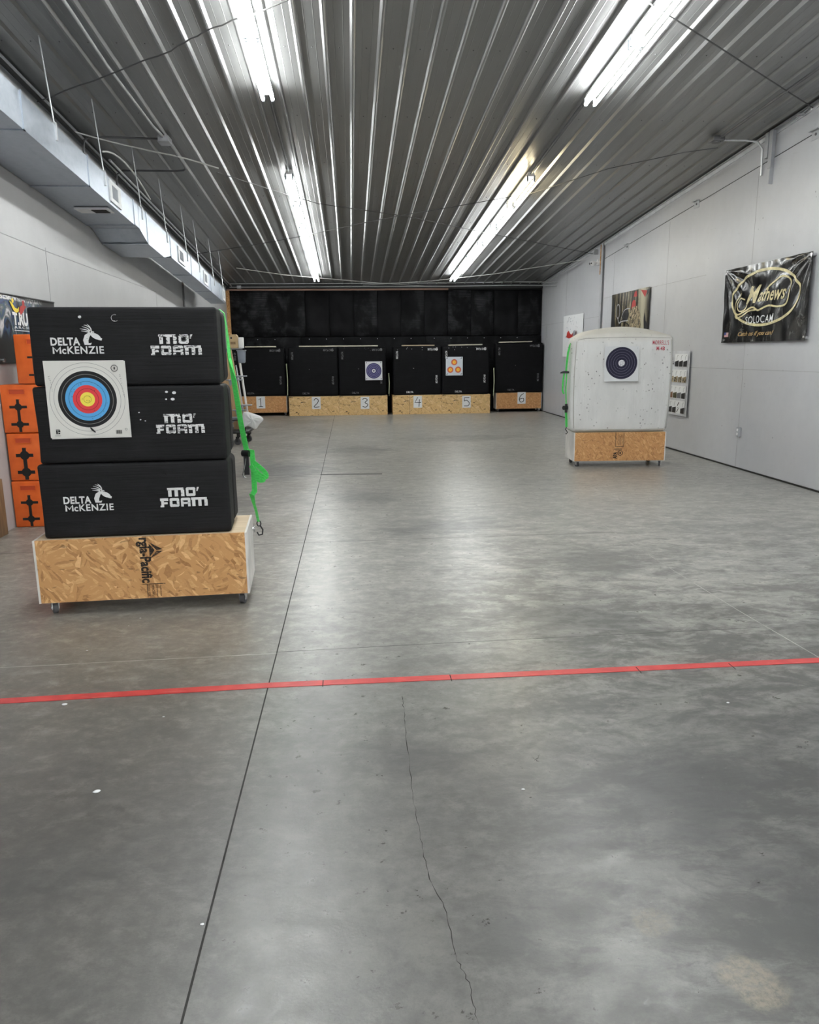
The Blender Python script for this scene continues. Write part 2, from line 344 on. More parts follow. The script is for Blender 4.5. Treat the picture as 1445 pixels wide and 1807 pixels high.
# ================================================================ mesh helper
class MB:
    def __init__(s): s.v = []; s.f = []; s.mi = []; s.sm = []
    def add(s, verts, faces, mi=0, smooth=False, mat=None):
        n = len(s.v)
        for p in verts:
            p = Vector(p)
            if mat is not None: p = mat @ p
            s.v.append(tuple(p))
        for f in faces: s.f.append([i+n for i in f]); s.mi.append(mi); s.sm.append(smooth)
        return s
    def box(s, x0, y0, z0, x1, y1, z1, mi=0, mat=None):
        v = [(x, y, z) for z in (z0, z1) for y in (y0, y1) for x in (x0, x1)]
        return s.add(v, [(0, 2, 3, 1), (4, 5, 7, 6), (0, 1, 5, 4), (2, 6, 7, 3), (0, 4, 6, 2), (1, 3, 7, 5)], mi, mat=mat)
    def rbox(s, x0, y0, z0, x1, y1, z1, bev=.01, seg=3, cuts=0, fn=None, mi=0, mat=None, smooth=True):
        b = bmesh.new(); bmesh.ops.create_cube(b, size=1)
        for v in b.verts: v.co = Vector(((x0+x1)/2+v.co.x*(x1-x0), (y0+y1)/2+v.co.y*(y1-y0), (z0+z1)/2+v.co.z*(z1-z0)))
        if bev: bmesh.ops.bevel(b, geom=list(b.edges), offset=bev, segments=seg, profile=.5, affect='EDGES')
        if cuts:
            es = [e for e in b.edges if e.calc_length() > .08]
            bmesh.ops.subdivide_edges(b, edges=es, cuts=cuts, use_grid_fill=True)
        if fn:
            for v in b.verts: v.co = Vector(fn(v.co))
        b.verts.index_update()
        s.add([v.co for v in b.verts], [[v.index for v in f.verts] for f in b.faces], mi, smooth, mat); b.free(); return s
    def cyl(s, a, b, r, r2=None, n=16, mi=0, cap=True):
        a = Vector(a); b = Vector(b); r2 = r if r2 is None else r2
        d = (b-a).normalized(); q = d.to_track_quat('Z', 'Y')
        v = []
        for p, rr in ((a, r), (b, r2)):
            for i in range(n): v.append(p + q @ Vector((rr*math.cos(2*PI*i/n), rr*math.sin(2*PI*i/n), 0)))
        f = [(i, (i+1) % n, n+(i+1) % n, n+i) for i in range(n)]
        s.add(v, f, mi, True)
        if cap:
            s.add(v[:n], [tuple(reversed(range(n)))], mi); s.add(v[n:], [tuple(range(n))], mi)
        return s
    def tube(s, pts, r, n=8, mi=0, close=False):
        P = [Vector(p) for p in pts]; L = len(P); v = []; up = Vector((0, 0, 1))
        prev = None
        for i, p in enumerate(P):
            if close: d = P[(i+1) % L]-P[i-1]
            else: d = P[min(i+1, L-1)]-P[max(i-1, 0)]
            d.normalize()
            a = prev if prev is not None else (up if abs(d.z) < .9 else Vector((1, 0, 0)))
            u = (a - d*a.dot(d)); u.normalize(); prev = u; w_ = d.cross(u)
            rr = r[i] if isinstance(r, (list, tuple)) else r
            for k in range(n): v.append(p + u*rr*math.cos(2*PI*k/n) + w_*rr*math.sin(2*PI*k/n))
        f = []
        for i in range(L if close else L-1):
            j = (i+1) % L
            for k in range(n): f.append((i*n+k, i*n+(k+1) % n, j*n+(k+1) % n, j*n+k))
        s.add(v, f, mi, True)
        if not close:
            s.add(v[:n], [tuple(reversed(range(n)))], mi); s.add(v[-n:], [tuple(range(n))], mi)
        return s
    def ribbon(s, pts, width, wdir, th=.002, mi=0):
        """a strap: wdir = width direction (vector or list), real thickness th"""
        P = [Vector(p) for p in pts]; L = len(P); v = []
        for i, p in enumerate(P):
            d = (P[min(i+1, L-1)]-P[max(i-1, 0)]).normalized()
            wd = Vector(wdir[i] if isinstance(wdir, list) else wdir); wd = (wd - d*wd.dot(d)).normalized()
            nn = d.cross(wd); ww = width[i] if isinstance(width, list) else width
            for a, b in ((-1, -1), (1, -1), (1, 1), (-1, 1)): v.append(p + wd*a*ww/2 + nn*b*th/2)
        f = []
        for i in range(L-1):
            for k in range(4): f.append((i*4+k, i*4+(k+1) % 4, i*4+4+(k+1) % 4, i*4+4+k))
        f += [(3, 2, 1, 0), tuple((L-1)*4+k for k in range(4))]
        return s.add(v, f, mi, False)
    def grid(s, fn, nu, nv, mi=0, smooth=True):
        v = [fn(i/nu, j/nv) for j in range(nv+1) for i in range(nu+1)]
        f = [(j*(nu+1)+i, j*(nu+1)+i+1, (j+1)*(nu+1)+i+1, (j+1)*(nu+1)+i) for j in range(nv) for i in range(nu)]
        return s.add(v, f, mi, smooth)
    # ---- flat printing, drawn in x-z at depth y (facing -y), thin but solid
    def poly(s, pts, y=0., mi=0, th=.0008):
        n = len(pts); A = sum(pts[i][0]*pts[(i+1) % n][1]-pts[(i+1) % n][0]*pts[i][1] for i in range(n))
        if A < 0: pts = list(reversed(pts))
        v = [(x, y-th, z) for x, z in pts] + [(x, y, z) for x, z in pts]
        f = [tuple(range(n))] + [(i, n+i, n+(i+1) % n, (i+1) % n) for i in range(n)]
        return s.add(v, f, mi)
    def rect(s, x0, z0, x1, z1, y=0., mi=0, th=.0008): return s.poly([(x0, z0), (x1, z0), (x1, z1), (x0, z1)], y, mi, th)
    def stroke(s, pts, wd, y=0., mi=0, th=.0008, close=False):
        L = len(pts); P = [Vector(p) for p in pts]; l = []; r = []
        for i in range(L):
            a = P[i-1] if (i > 0 or close) else P[0]; b = P[(i+1) % L] if (i < L-1 or close) else P[L-1]
            d = (b-a); d = d.normalized() if d.length > 1e-9 else Vector((1, 0)); nn = Vector((-d.y, d.x))
            ww = wd[i] if isinstance(wd, (list, tuple)) else wd
            l.append(P[i]+nn*ww/2); r.append(P[i]-nn*ww/2)
        for i in range(L if close else L-1):
            j = (i+1) % L
            s.poly([tuple(r[i]), tuple(r[j]), tuple(l[j]), tuple(l[i])], y, mi, th)
        return s
    def ell(s, cx, cz, rx, rz, wd=None, y=0., mi=0, n=40, a0=0, a1=2*PI, tilt=0, th=.0008):
        full = abs(a1-a0-2*PI) < 1e-6
        k = n if full else n+1; P = []
        for i in range(k):
            a = a0+(a1-a0)*i/n; px = rx*math.cos(a); pz = rz*math.sin(a)
            P.append((cx+px*math.cos(tilt)-pz*math.sin(tilt), cz+px*math.sin(tilt)+pz*math.cos(tilt)))
        if wd is None: return s.poly(P, y, mi, th)
        return s.stroke(P, wd, y, mi, th, close=full)
    def text(s, body, x, z, h, y=0., mi=0, bold=0., width=None, shear=0., rot=0., align='LEFT', th=.0008, space=1.):
        """lettering of cap height h at (x,z); width squeezes it; rot turns it in the plane"""
        cu = bpy.data.curves.new('t', 'FONT'); cu.body = body; cu.size = 1; cu.offset = bold; cu.shear = shear; cu.space_character = space
        cu.resolution_u = 3
        ob = bpy.data.objects.new('t', cu); COL.objects.link(ob); dg = bpy.context.evaluated_depsgraph_get()
        me = bpy.data.meshes.new_from_object(ob.evaluated_get(dg)); bpy.data.objects.remove(ob)
        if not me.vertices: return s
        xs = [v.co.x for v in me.vertices]; ys = [v.co.y for v in me.vertices]; x0, x1 = min(xs), max(xs)
        sz = h/.70; sx = (width/(x1-x0)) if width else sz
        W = (x1-x0)*sx; o = {'LEFT': 0, 'CENTER': -W/2, 'RIGHT': -W}[align]
        cr, sr = math.cos(rot), math.sin(rot); pts = []
        for v in me.vertices:
            px = (v.co.x-x0)*sx+o; pz = v.co.y*sz
            pts.append((x+px*cr-pz*sr, y-th, z+px*sr+pz*cr))
        s.add(pts, [tuple(p.vertices) for p in me.polygons], mi); bpy.data.meshes.remove(me)
        return s
    def build(s, name, mats, parent=None, **props):
        me = bpy.data.meshes.new(name); me.from_pydata(s.v, [], s.f); me.update()
        mats = mats if isinstance(mats, (list, tuple)) else [mats]
        for m_ in mats: me.materials.append(M[m_] if isinstance(m_, str) else m_)
        me.polygons.foreach_set('material_index', s.mi); me.polygons.foreach_set('use_smooth', s.sm); me.update()
        o = bpy.data.objects.new(name, me); COL.objects.link(o)
        if parent is not None: o.parent = parent
        for k, v in props.items(): o[k] = v
        return o

def thing(name, label, cat, loc=(0, 0, 0), rz=0., group=None):
    o = bpy.data.objects.new(name, None); COL.objects.link(o); o.empty_display_size = .1
    o.location = loc; o.rotation_euler = (0, 0, rz); o['label'] = label; o['category'] = cat
    if group: o['group'] = group
    return o
def tag(o, label, cat, group=None):
    o['label'] = label; o['category'] = cat
    if group: o['group'] = group
    return o
def struct(mb, name, mats): o = mb.build(name, mats); o['kind'] = 'structure'; return o
def copy_tree(o, parent=None):
    c = o.copy(); COL.objects.link(c); c.parent = parent
    for ch in list(o.children): copy_tree(ch, c)
    return c
def arc(p0, p1, p2, n=8):
    p0, p1, p2 = map(Vector, (p0, p1, p2))
    return [tuple(p0*(1-t)**2+p1*2*t*(1-t)+p2*t*t) for t in [i/n for i in range(n+1)]]

# ================================================================ ROOM
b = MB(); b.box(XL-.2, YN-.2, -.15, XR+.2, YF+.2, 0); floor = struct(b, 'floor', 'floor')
def strip(pts, wd, mat, name, par=floor, z=.0004, jit=0, seed=1):
    """thin line lying in the slab surface"""
    rnd = random.Random(seed); m = MB(); v = []; L = len(pts)
    for i, (x, y) in enumerate(pts):
        a = Vector(pts[max(i-1, 0)]); c = Vector(pts[min(i+1, L-1)]); d = (c-a).normalized(); n = Vector((-d.y, d.x))
        ww = wd*(1+rnd.uniform(-jit, jit)); p = Vector((x, y))
        v += [tuple(p+n*ww/2)+(z,), tuple(p-n*ww/2)+(z,)]
    m.add(v, [(2*i, 2*i+1, 2*i+3, 2*i+2) for i in range(L-1)])
    return m.build(name, mat, par)
strip([(-.415, YN), (-.41, 1.4), (-.40, 3.5), (-.39, 9.), (-.41, 19.1)], .006, 'joint', 'control_joint')
strip([(-.4, 3.545), (.3, 3.575), (1.1, 3.60), (2.15, 3.63)], .005, 'joint_faint', 'control_joint')
strip([(XL, 3.45), (-1.5, 3.49), (-.4, 3.53)], .006, 'joint_pale', 'control_joint')
strip([(-2.9, 5.68), (-.4, 5.77), (.9, 5.80), (2.15, 5.83)], .006, 'joint_faint', 'control_joint')
strip([(-.4, 9.20), (.36, 9.15)], .05, 'joint', 'control_joint')
strip([(-2.9, 9.18), (-.4, 9.2)], .006, 'joint_faint', 'control_joint')
strip([(2.22, 3.2), (2.175, 3.9), (2.14, 4.95), (2.12, 7.5)], .006, 'joint_pale', 'control_joint')
rnd = random.Random(5)
ck = [(.187, 3.0), (.187, 2.882), (.181, 2.645), (.174, 2.263), (.178, 2.02), (.184, 1.854), (.217, 1.728), (.223, 1.554), (.245, 1.468), (.244, 1.366), (.25, 1.2)]
pts = []
for (x0, y0), (x1, y1) in zip(ck, ck[1:]):
    for k in range(8):
        t_ = k/8; pts.append((x0+(x1-x0)*t_+rnd.uniform(-.003, .003), y0+(y1-y0)*t_))
strip(pts, .0018, 'joint', 'hairline_crack', jit=.8)

# ceiling: ribbed metal panels, sloping
b = MB(); p_ = .232; k0 = int((XL-.09)/p_)-1
Y0, Y1 = YN-.1, YF+.1
def sweep(pf, smooth):
    v = [(x, y, CZ(y)+dz) for y in (Y0, Y1) for x, dz in pf]; n = len(pf)
    b.add(v, [(i, n+i, n+i+1, i+1) for i in range(n-1)], 0, smooth)
edge = XL-.02
for k in range(k0, k0+38):
    c = .09+p_*k
    if c-.03 < XL or c+.03 > XR: continue
    fl = [(edge, 0)]
    for q in (.050, .125):                                   # faint stiffening creases in each pan
        if edge > XL: fl += [(edge+q-.004, 0), (edge+q-.001, -.0012), (edge+q+.001, -.0012), (edge+q+.004, 0)]
    sweep(fl+[(c-.027, 0)], False)
    sweep([(c-.027, 0), (c-.0075, -.023), (c+.0075, -.023), (c+.027, 0)], False)
    edge = c+.027
sweep([(edge, 0), (XR+.02, 0)], False)
b.add([(XL-.02, Y0, CZ(Y0)+.1), (XR+.02, Y0, CZ(Y0)+.1), (XR+.02, Y1, CZ(Y1)+.1), (XL-.02, Y1, CZ(Y1)+.1)], [(0, 1, 2, 3)])
ceiling = struct(b, 'ceiling', 'ceiling')
m = MB(); rnd = random.Random(3)
for y in (5.9, 7.1, 8.6, 10.1, 11.6, 13.1, 14.6, 16.1, 17.6, 18.85, 19.02):
    for k in range(k0, k0+38):
        x = .09+p_*k+.115
        if XL+.05 < x < XR-.05:
            z = CZ(y); m.cyl((x, y, z+.001), (x, y, z-.006), .007, .004, 8)
m.build('panel_screws', 'conduit_dark', ceiling, kind='stuff')

# walls
def wall_box(name, x0, y0, x1, y1, z1, mat):
    b = MB()
    v = [(x0, y0, -.1), (x1, y0, -.1), (x1, y1, -.1), (x0, y1, -.1), (x0, y0, z1(y0)), (x1, y0, z1(y0)), (x1, y1, z1(y1)), (x0, y1, z1(y1))]
    b.add(v, [(0, 3, 2, 1), (4, 5, 6, 7), (0, 1, 5, 4), (1, 2, 6, 5), (2, 3, 7, 6), (3, 0, 4, 7)])
    return struct(b, name, mat)
up = lambda y: CZ(y)+.06
wr = wall_box('wall_right', XR, YN-.1, XR+.15, YF+.15, up, 'wall')
wl = wall_box('wall_left', XL-.15, YN-.1, XL, YF+.15, up, 'wall_near')
wb = wall_box('wall_far', XL-.1, YF, XR+.1, YF+.15, up, 'blackm')
wn = wall_box('wall_near', XL-.1, YN-.15, XR+.1, YN, up, 'wall_near')
# recessed-looking girt band along the top of the right wall: panels stop below it
b = MB(); x1 = XR; x0 = XR-.012
v = []
for y in (YN, 14.4): v += [(x0, y, .02), (x0, y, CZ(y)-.325), (x1, y, .02), (x1, y, CZ(y)-.325)]
b.add(v, [(0, 4, 5, 1), (1, 5, 7, 3), (2, 3, 7, 6), (0, 1, 3, 2), (4, 6, 7, 5), (0, 2, 6, 4)])
lin = struct(b, 'trim_1', 'wall')
# seams
def seam(par, xs, pts, name='panel_seam'):
    m = MB()
    for (ya, za, yb, zb) in pts:
        if abs(ya-yb) < 1e-6: m.box(xs-.001, ya-.003, za, xs+.001, ya+.003, zb)
        else: m.add([(xs-.001, ya, za-.003), (xs-.001, yb, zb-.003), (xs-.001, yb, zb+.003), (xs-.001, ya, za+.003),
                     (xs+.001, ya, za-.003), (xs+.001, yb, zb-.003), (xs+.001, yb, zb+.003), (xs+.001, ya, za+.003)],
                    [(0, 1, 2, 3), (7, 6, 5, 4), (0, 4, 5, 1), (1, 5, 6, 2), (2, 6, 7, 3), (3, 7, 4, 0)])
    return m.build(name, 'osb_seam', par)
seam(lin, XR-.0125, [(9.03, .02, 9.03, 1.75), (9.03, 2.4, 9.03, 3.5), (11.5, .02, 11.5, 3.35), (13.87, .02, 13.87, 3.2), (6.6, .02, 6.6, 3.7), (4., 1.23, 14.35, 1.225), (10.2, 2.46, 14.35, 2.45)])
seam(wr, XR-.0012, [(16.95, .02, 16.95, 3.25), (14.6, 2.13, 19.1, 2.12), (18.6, .02, 18.6, 2.1)])
seam(wl, XL+.0012, [(7.95, 2.0, 7.95, 2.5), (5., 2.55, 7.95, 2.47), (7.95, 2.47, 12.2, 2.42), (12.2, 1., 12.2, 2.42)])
m = MB(); m.tube([(XR-.008, YN+.1, CZ(YN+.1)-.322), (XR-.008, 14.4, CZ(14.4)-.322)], .007, 6); m.build('panel_gap', 'joint', lin)
m = MB()                                       # nail heads and scuffs dots on the right wall
rnd = random.Random(11)
for i in range(46):
    y = rnd.uniform(7.6, 14); z = rnd.uniform(.3, 3.1); m.cyl((XR-.0125, y, z), (XR-.0145, y, z), rnd.uniform(.004, .009), n=8)
m.build('nail_heads', 'osb_seam', lin, kind='stuff')
# dark gap at the foot of the right wall, gutter trim under the ceiling edge
b = MB(); b.box(XR-.02, YN, 0, XR-.012, YF-.1, .018); struct(b, 'baseboard_right', 'joint')
b = MB()
for y0, y1 in ((YN, YF-.02),):
    v = []
    for y in (y0, y1):
        z = CZ(y)-.022; v += [(XR-.045, y, z), (XR, y, z), (XR, y, z-.055), (XR-.012, y, z-.055), (XR-.02, y, z-.012), (XR-.045, y, z-.012)]
    b.add(v, [(i, (i+1) % 6, 6+(i+1) % 6, 6+i) for i in range(6)] + [(5, 4, 3, 2, 1, 0), (6, 7, 8, 9, 10, 11)])
struct(b, 'trim_2', 'steelgrey')
b = MB()
v = []
for y in (YN, YF-.02):
    z = CZ(y)-.022; v += [(XL+.05, y, z), (XL, y, z), (XL, y, z-.06), (XL+.05, y, z-.02)]
b.add(v, [(i, 4+i, 4+(i+1) % 4, (i+1) % 4) for i in range(4)]+[(0, 1, 2, 3), (7, 6, 5, 4)])
struct(b, 'trim_3', 'steelgrey')
# far end: metal closure under the ceiling, wooden top rail, OSB edge at left
b = MB(); b.box(XL, 19.08, 3.03, XR, 19.2, 3.17); M['trim_dark'] = plain('dull_dark_metal', (.055, .056, .058), .6, .2); struct(b, 'trim_4', 'trim_dark')
b = MB(); b.box(XL+.02, 19.03, 2.985, .9, 19.12, 3.02); struct(b, 'trim_5', 'pinkwood')
b = MB(); b.box(.9, 19.035, 2.99, 2.46, 19.12, 3.028); struct(b, 'trim_6', 'cream_board' if False else 'pinkwood')
b = MB(); b.box(2.46, 19.05, 3.0, XR-.02, 19.12, 3.03); struct(b, 'trim_7', 'blackm')
b = MB(); b.box(XL+.002, 19.0, 0, XL+.075, 19.1, 2.985); struct(b, 'trim_8', 'osb')

# ================================================================ LIGHTS
def tube_mat(name, col, st):
    t = NT(name); n = t.noise(scale=3); return t.pr(col=(.9, .9, .9), em=col, ems=st, rough=.3)
M['tube'] = tube_mat('lit_fluorescent_tube', TUBE_COOL, TUBE*.85)
M['tube_near'] = tube_mat('lit_near_run_tube', TUBE_COOL, TUBE*1.25)  # near run set stronger to lift its floor reflection and ceiling glow
M['tube_fill'] = tube_mat('added_fill_tube', TUBE_COOL, TUBE*1.6)  # tubes of the added rear rows, boosted as fill for front faces
M['tube_warm'] = tube_mat('lit_warm_fluorescent_tube', TUBE_WARM, TUBE)
slope = math.atan(.072)
def make_light(tube='tube'):
    t = thing('strip_light', '', 'light')
    m = MB(); L = 1.19
    m.add([(-.035, 0, -.0), (-.05, 0, -.045), (-.02, 0, -.06), (.02, 0, -.06), (.05, 0, -.045), (.035, 0, 0),
           (-.035, L, -.0), (-.05, L, -.045), (-.02, L, -.06), (.02, L, -.06), (.05, L, -.045), (.035, L, 0)],
          [(i, (i+1) % 6, 6+(i+1) % 6, 6+i) for i in range(6)]+[(5, 4, 3, 2, 1, 0), (6, 7, 8, 9, 10, 11)])
    m.build('housing', 'white', t)
    for sx in (-1, 1):
        for y in (.0, L-.02):
            MB().rbox(sx*.045-.012, y, -.125, sx*.045+.012, y+.02, -.045, .004, 2).build('lamp_holder', 'greym', t)
        MB().cyl((sx*.045, .02, -.105), (sx*.045, L-.02, -.105), .0165, n=10).build('fluorescent_tube', tube, t)
    return t
proto = make_light(); protow = make_light('tube_warm'); protob = make_light('tube_fill'); proton = make_light('tube_near')
rows = []
for X, side in ((-.72, 'left'), (2.42, 'right')):
    for k in range(5): rows.append((X, 7.93-1.225*(k+1), side, 'near', k))  # past the second unit: unseen, added to light the target fronts
    for k in range(5): rows.append((X, -.9-1.225*(k+1), side, 'rear', k))  # unseen rear rows, added to light the target fronts
    for k in range(6): rows.append((X, 10.32+1.30*k, side, 'far', k))
for k in range(5): rows.append((.85, -.9-1.225*(k+1), 'centre', 'rear', k)); rows.append((3.9, -.9-1.225*(k+1), 'wall-side', 'rear', k))  # further unseen rear rows, added as fill light
ordn = ['first', 'second', 'third', 'fourth', 'fifth', 'sixth']
used = set()
for X, y, side, run, k in rows:
    warm = (side == 'right' and run == 'far' and k < 1)
    src = protow if warm else (protob if run == 'rear' else proton if run == 'near' else proto)
    o = src if src.name not in used else copy_tree(src); used.add(src.name)
    o.location = (X, y, CZ(y)-.022); o.rotation_euler = (-slope, 0, 0)
    where = 'nearer run' if run == 'near' else 'run towards the black end wall'
    if warm: lab = 'warm yellowish strip light, nearest of six in the right far run'
    elif run == 'near' and k < 2: lab = 'bright strip light in %s nearer run, %s' % (side, ['its far end', 'cut by the top edge'][k])
    elif run == 'near': lab = 'added strip light in the %s nearer run, %s, out of view overhead' % (side, ['third', 'fourth', 'fifth'][k-2])
    elif run == 'rear': lab = 'added unseen strip light of the %s rear run behind the camera, %s' % (side, ordn[k])
    else: lab = 'bright strip light, %s of six in the %s far ceiling run' % (ordn[k], side)
    tag(o, lab, 'light', 'fluorescent strip lights on the ceiling')
def conduit(name, pts, r, mat, lab, cat='conduit', par=None, group=None):
    o = MB().tube(pts, r).build(name, mat, par)
    if par is None: tag(o, lab, cat, group)
    return o
for X, side in ((-.72, 'left'), (2.42, 'right')):
    conduit('conduit', [(X, 7.93, CZ(7.93)-.045), (X, 10.32, CZ(10.32)-.045)], .012, 'conduit_dark', 'straight dark conduit joining the two %s runs of ceiling strip lights' % side)

# ================================================================ overhead cables and conduits
def cz_path(pts, off=.06, wob=.0, seed=0):
    r = random.Random(seed); out = []
    for i, (x, y) in enumerate(pts): out.append((x, y, CZ(y)-off+(r.uniform(-wob, wob) if 0 < i < len(pts)-1 else 0)))
    return out
def lerp(pts, n=5):
    out = []
    for (a, b_) in zip(pts, pts[1:]):
        for k in range(n): out.append((a[0]+(b_[0]-a[0])*k/n, a[1]+(b_[1]-a[1])*k/n))
    return out+[pts[-1]]
conduit('bracing_cable', cz_path(lerp([(-2.93, 8.08), (-2.07, 7.464), (-1.416, 6.979), (-1.077, 6.649), (-.69, 6.385), (.9, 5.15), (2.5, 3.9)]), .10, .007, 1), .0062, 'cable', 'dark wavy cable crossing ceiling from duct to left bright lamps', 'cable')
conduit('bracing_cable', cz_path([(.9, 5.1), (2.413, 6.236), (3.049, 6.71), (4.111, 7.514), (4.82, 8.05)], .055), .006, 'cable', 'thin dark cable running from right bright lamps down to right wall', 'cable')
conduit('bracing_cable', cz_path([(-1.6, 10.16), (-.99, 10.904), (-.411, 11.563), (.908, 12.241), (2.063, 13.104), (3.798, 14.346), (4.8, 15.05)], .11), .005, 'cable', 'thin cable crossing mid ceiling, falling from left to the right wall post', 'cable')
conduit('bracing_cable', cz_path([(-2.9, 15.1), (-1.53, 14.176), (-.692, 13.536), (.258, 12.66), (.901, 12.143), (1.504, 11.725), (2.593, 10.938), (3.301, 9.853), (4.006, 9.23), (4.327, 9.071)], .115), .005, 'cable', 'thin cable crossing mid ceiling, rising to right-hand junction box', 'cable')
conduit('bracing_cable', cz_path([(-2.3, 16.4), (-1.399, 17.187), (.342, 18.1), (2.009, 18.8)], .13), .006, 'cable_light', 'pale cable near end wall sloping down from duct end to right', 'cable')
conduit('bracing_cable', cz_path([(.347, 18.559), (1.926, 18.0), (3.238, 17.1), (4.8, 15.5)], .13), .006, 'cable_light', 'pale cable near end wall rising to right towards the security camera', 'cable')
conduit('flexible_cable', [(x, y, z) for x, y, z in cz_path(lerp([(-2.93, 8.95), (-2.5, 9.36), (-2.03, 9.7), (-1.58, 10.17)], 3), .06, .006, 4)], .008, 'cable_light', 'pale loose cable leaving the top of the duct across the left ceiling', 'cable')
conduit('flexible_cable', arc((-2.6, 8.9, CZ(8.9)-.28), (-2.5, 9.3, CZ(9.3)-.12), (-2.45, 10.2, CZ(10.2)-.42)), .010, 'cable_light', 'short pale cable loop arching over the duct beside a hanger rod', 'cable')
jb = thing('junction_box', 'grey junction box on left ceiling where three conduits meet', 'junction box', (-2.0, 9.2, CZ(9.2)-.03))
MB().rbox(-.06, -.09, -.06, .06, .09, .0, .008).build('box_body', 'steelgrey', jb)
MB().rbox(-.065, -.095, -.068, .065, .095, -.058, .004).build('cover_plate', 'steelgrey', jb)
conduit('conduit', cz_path([(-2.03, YN+.1), (-2.04, 6.45), (-2.06, 7.4), (-2.03, 8.8), (-2.0, 9.11)], .05), .013, 'conduit', 'long galvanised conduit following the ceiling ribs to the left junction box')
conduit('conduit', cz_path([(-2.06, 9.2), (-2.6, 9.16), (-2.8, 9.16)], .05)+[(-2.87, 9.17, CZ(9.2)-.08), (-2.89, 9.2, CZ(9.2)-.2), (-2.9, 9.22, 2.98)], .012, 'conduit_dark', 'conduit running left from junction box and bending down behind the duct')
conduit('conduit', cz_path([(-1.99, 9.29), (-1.985, 10.0), (-1.99, 10.22), (-2.03, 10.30), (-2.15, 10.33), (-2.8, 10.33)], .05)+[(-2.87, 10.33, CZ(10.3)-.1), (-2.9, 10.33, 3.05)], .012, 'conduit_dark', 'hooked dark conduit curving from junction box back to the duct')
jb2 = thing('junction_box', 'small dark junction box on right ceiling near the wall', 'junction box', (4.27, 9.0, CZ(9)-.025))
MB().rbox(-.07, -.07, -.05, .07, .07, 0, .01).build('box_body', 'conduit_dark', jb2)
MB().cyl((0, 0, -.05), (0, 0, -.06), .05).build('cover_plate', 'conduit_dark', jb2)
conduit('conduit', cz_path([(4.32, YN+.1), (4.323, 7.19), (4.29, 8.93)], .05), .014, 'conduit_dark', 'dark conduit along right ceiling ribs ending at the small junction box')
conduit('conduit', [(4.34, 9.0, CZ(9)-.055), (4.6, 8.98, CZ(9)-.06), (4.74, 8.96, CZ(9)-.08), (4.80, 8.95, CZ(9)-.16), (4.81, 8.95, 3.44)], .012, 'conduit', 'grey conduit bending from right junction box down the right wall')
for z, yb, bend, lab in ((3.135, 18.93, 4.05, 'upper'), (3.06, 18.98, 4.12, 'lower')):
    conduit('conduit', [(XL+.1, yb, z), (2.5, yb, z+.01), (bend, yb-.02, z+.03), (4.45, yb-.55, z-.02), (4.80, yb-1.3, z-.10)], .011, 'conduit', '%s of two bright conduits across the top of black end wall' % lab, group='conduits across the end wall')
jb3 = thing('junction_box', 'small grey junction box on the lower conduit over end wall, far left', 'junction box', (-2.62, 18.96, 3.06))
MB().rbox(-.05, -.04, -.035, .05, .02, .035, .006).build('box_body', 'steelgrey', jb3)
conduit('conduit', [(XL+.03, 14.05, 0), (XL+.03, 14.05, 2.9)], .018, 'conduit_dark', 'dark vertical conduit on the left wall under the duct')
conduit('conduit', [(XL+.06, 7.0, CZ(7)-.10), (XL+.06, 18.9, CZ(18.9)-.10)], .022, 'blackm', 'black pipe along the corner of left wall and ceiling behind the duct')
conduit('conduit', [(XL+.16, 9.8, CZ(9.8)-.09), (XL+.16, 18.9, CZ(18.9)-.09)], .014, 'conduit', 'bright conduit along the left ceiling edge above the duct')

# ================================================================ DUCT
duct = thing('air_duct', 'long galvanised rectangular air duct hung along the left wall', 'air duct')
def duct_seg(sections, name='duct_section'):
    """sections: (y, xl, xr, zb, zt)"""
    m = MB(); v = []
    for y, xl, xr, zb, zt in sections: v += [(xl, y, zb), (xr, y, zb), (xr, y, zt), (xl, y, zt)]
    f = []
    for i in range(len(sections)-1):
        for k in range(4): f.append((i*4+k, i*4+(k+1) % 4, i*4+4+(k+1) % 4, i*4+4+k))
    f += [(3, 2, 1, 0), tuple((len(sections)-1)*4+k for k in range(4))]
    m.add(v, f)
    return m.build(name, 'galv', duct)
def zt(y): return 3.855-.0743*y
def zb(y): return 3.587-.0735*y if y < 9.37 else 3.573-.0735*y
DXR = -2.4; DXL = XL+.01
ys = [YN+.3, -3., -1.1, .8, 2.7, 4.5, 6.30, 7.72, 9.2]
for a, c in zip(ys, ys[1:]): duct_seg([(a, DXL, DXR, zb(a), zt(a)), (c-.012, DXL, DXR, zb(c), zt(c))])
duct_seg([(9.2, DXL, DXR, 2.918, zt(9.2)), (9.38, DXL, DXR, 2.905, zt(9.38))])
duct_seg([(9.39, DXL, DXR, 2.903, zt(9.39)), (9.73, DXL, DXR, 2.782, zt(9.73))])
duct_seg([(9.735, DXL, DXR, 2.781, zt(9.73)), (10.5, DXL, DXR, 2.722, zt(10.5)), (10.56, DXL+.12, DXR, 2.725, zt(10.56)), (10.92, -2.68, DXR, 2.79, zt(10.92))])
ys = [10.93, 12.25, 12.95, 13.85, 14.75, 15.35]
for a, c in zip(ys, ys[1:]): duct_seg([(a, -2.68, DXR, 3.573-.0735*a, zt(a)), (c-.01, -2.68, DXR, 3.573-.0735*c, zt(c))])
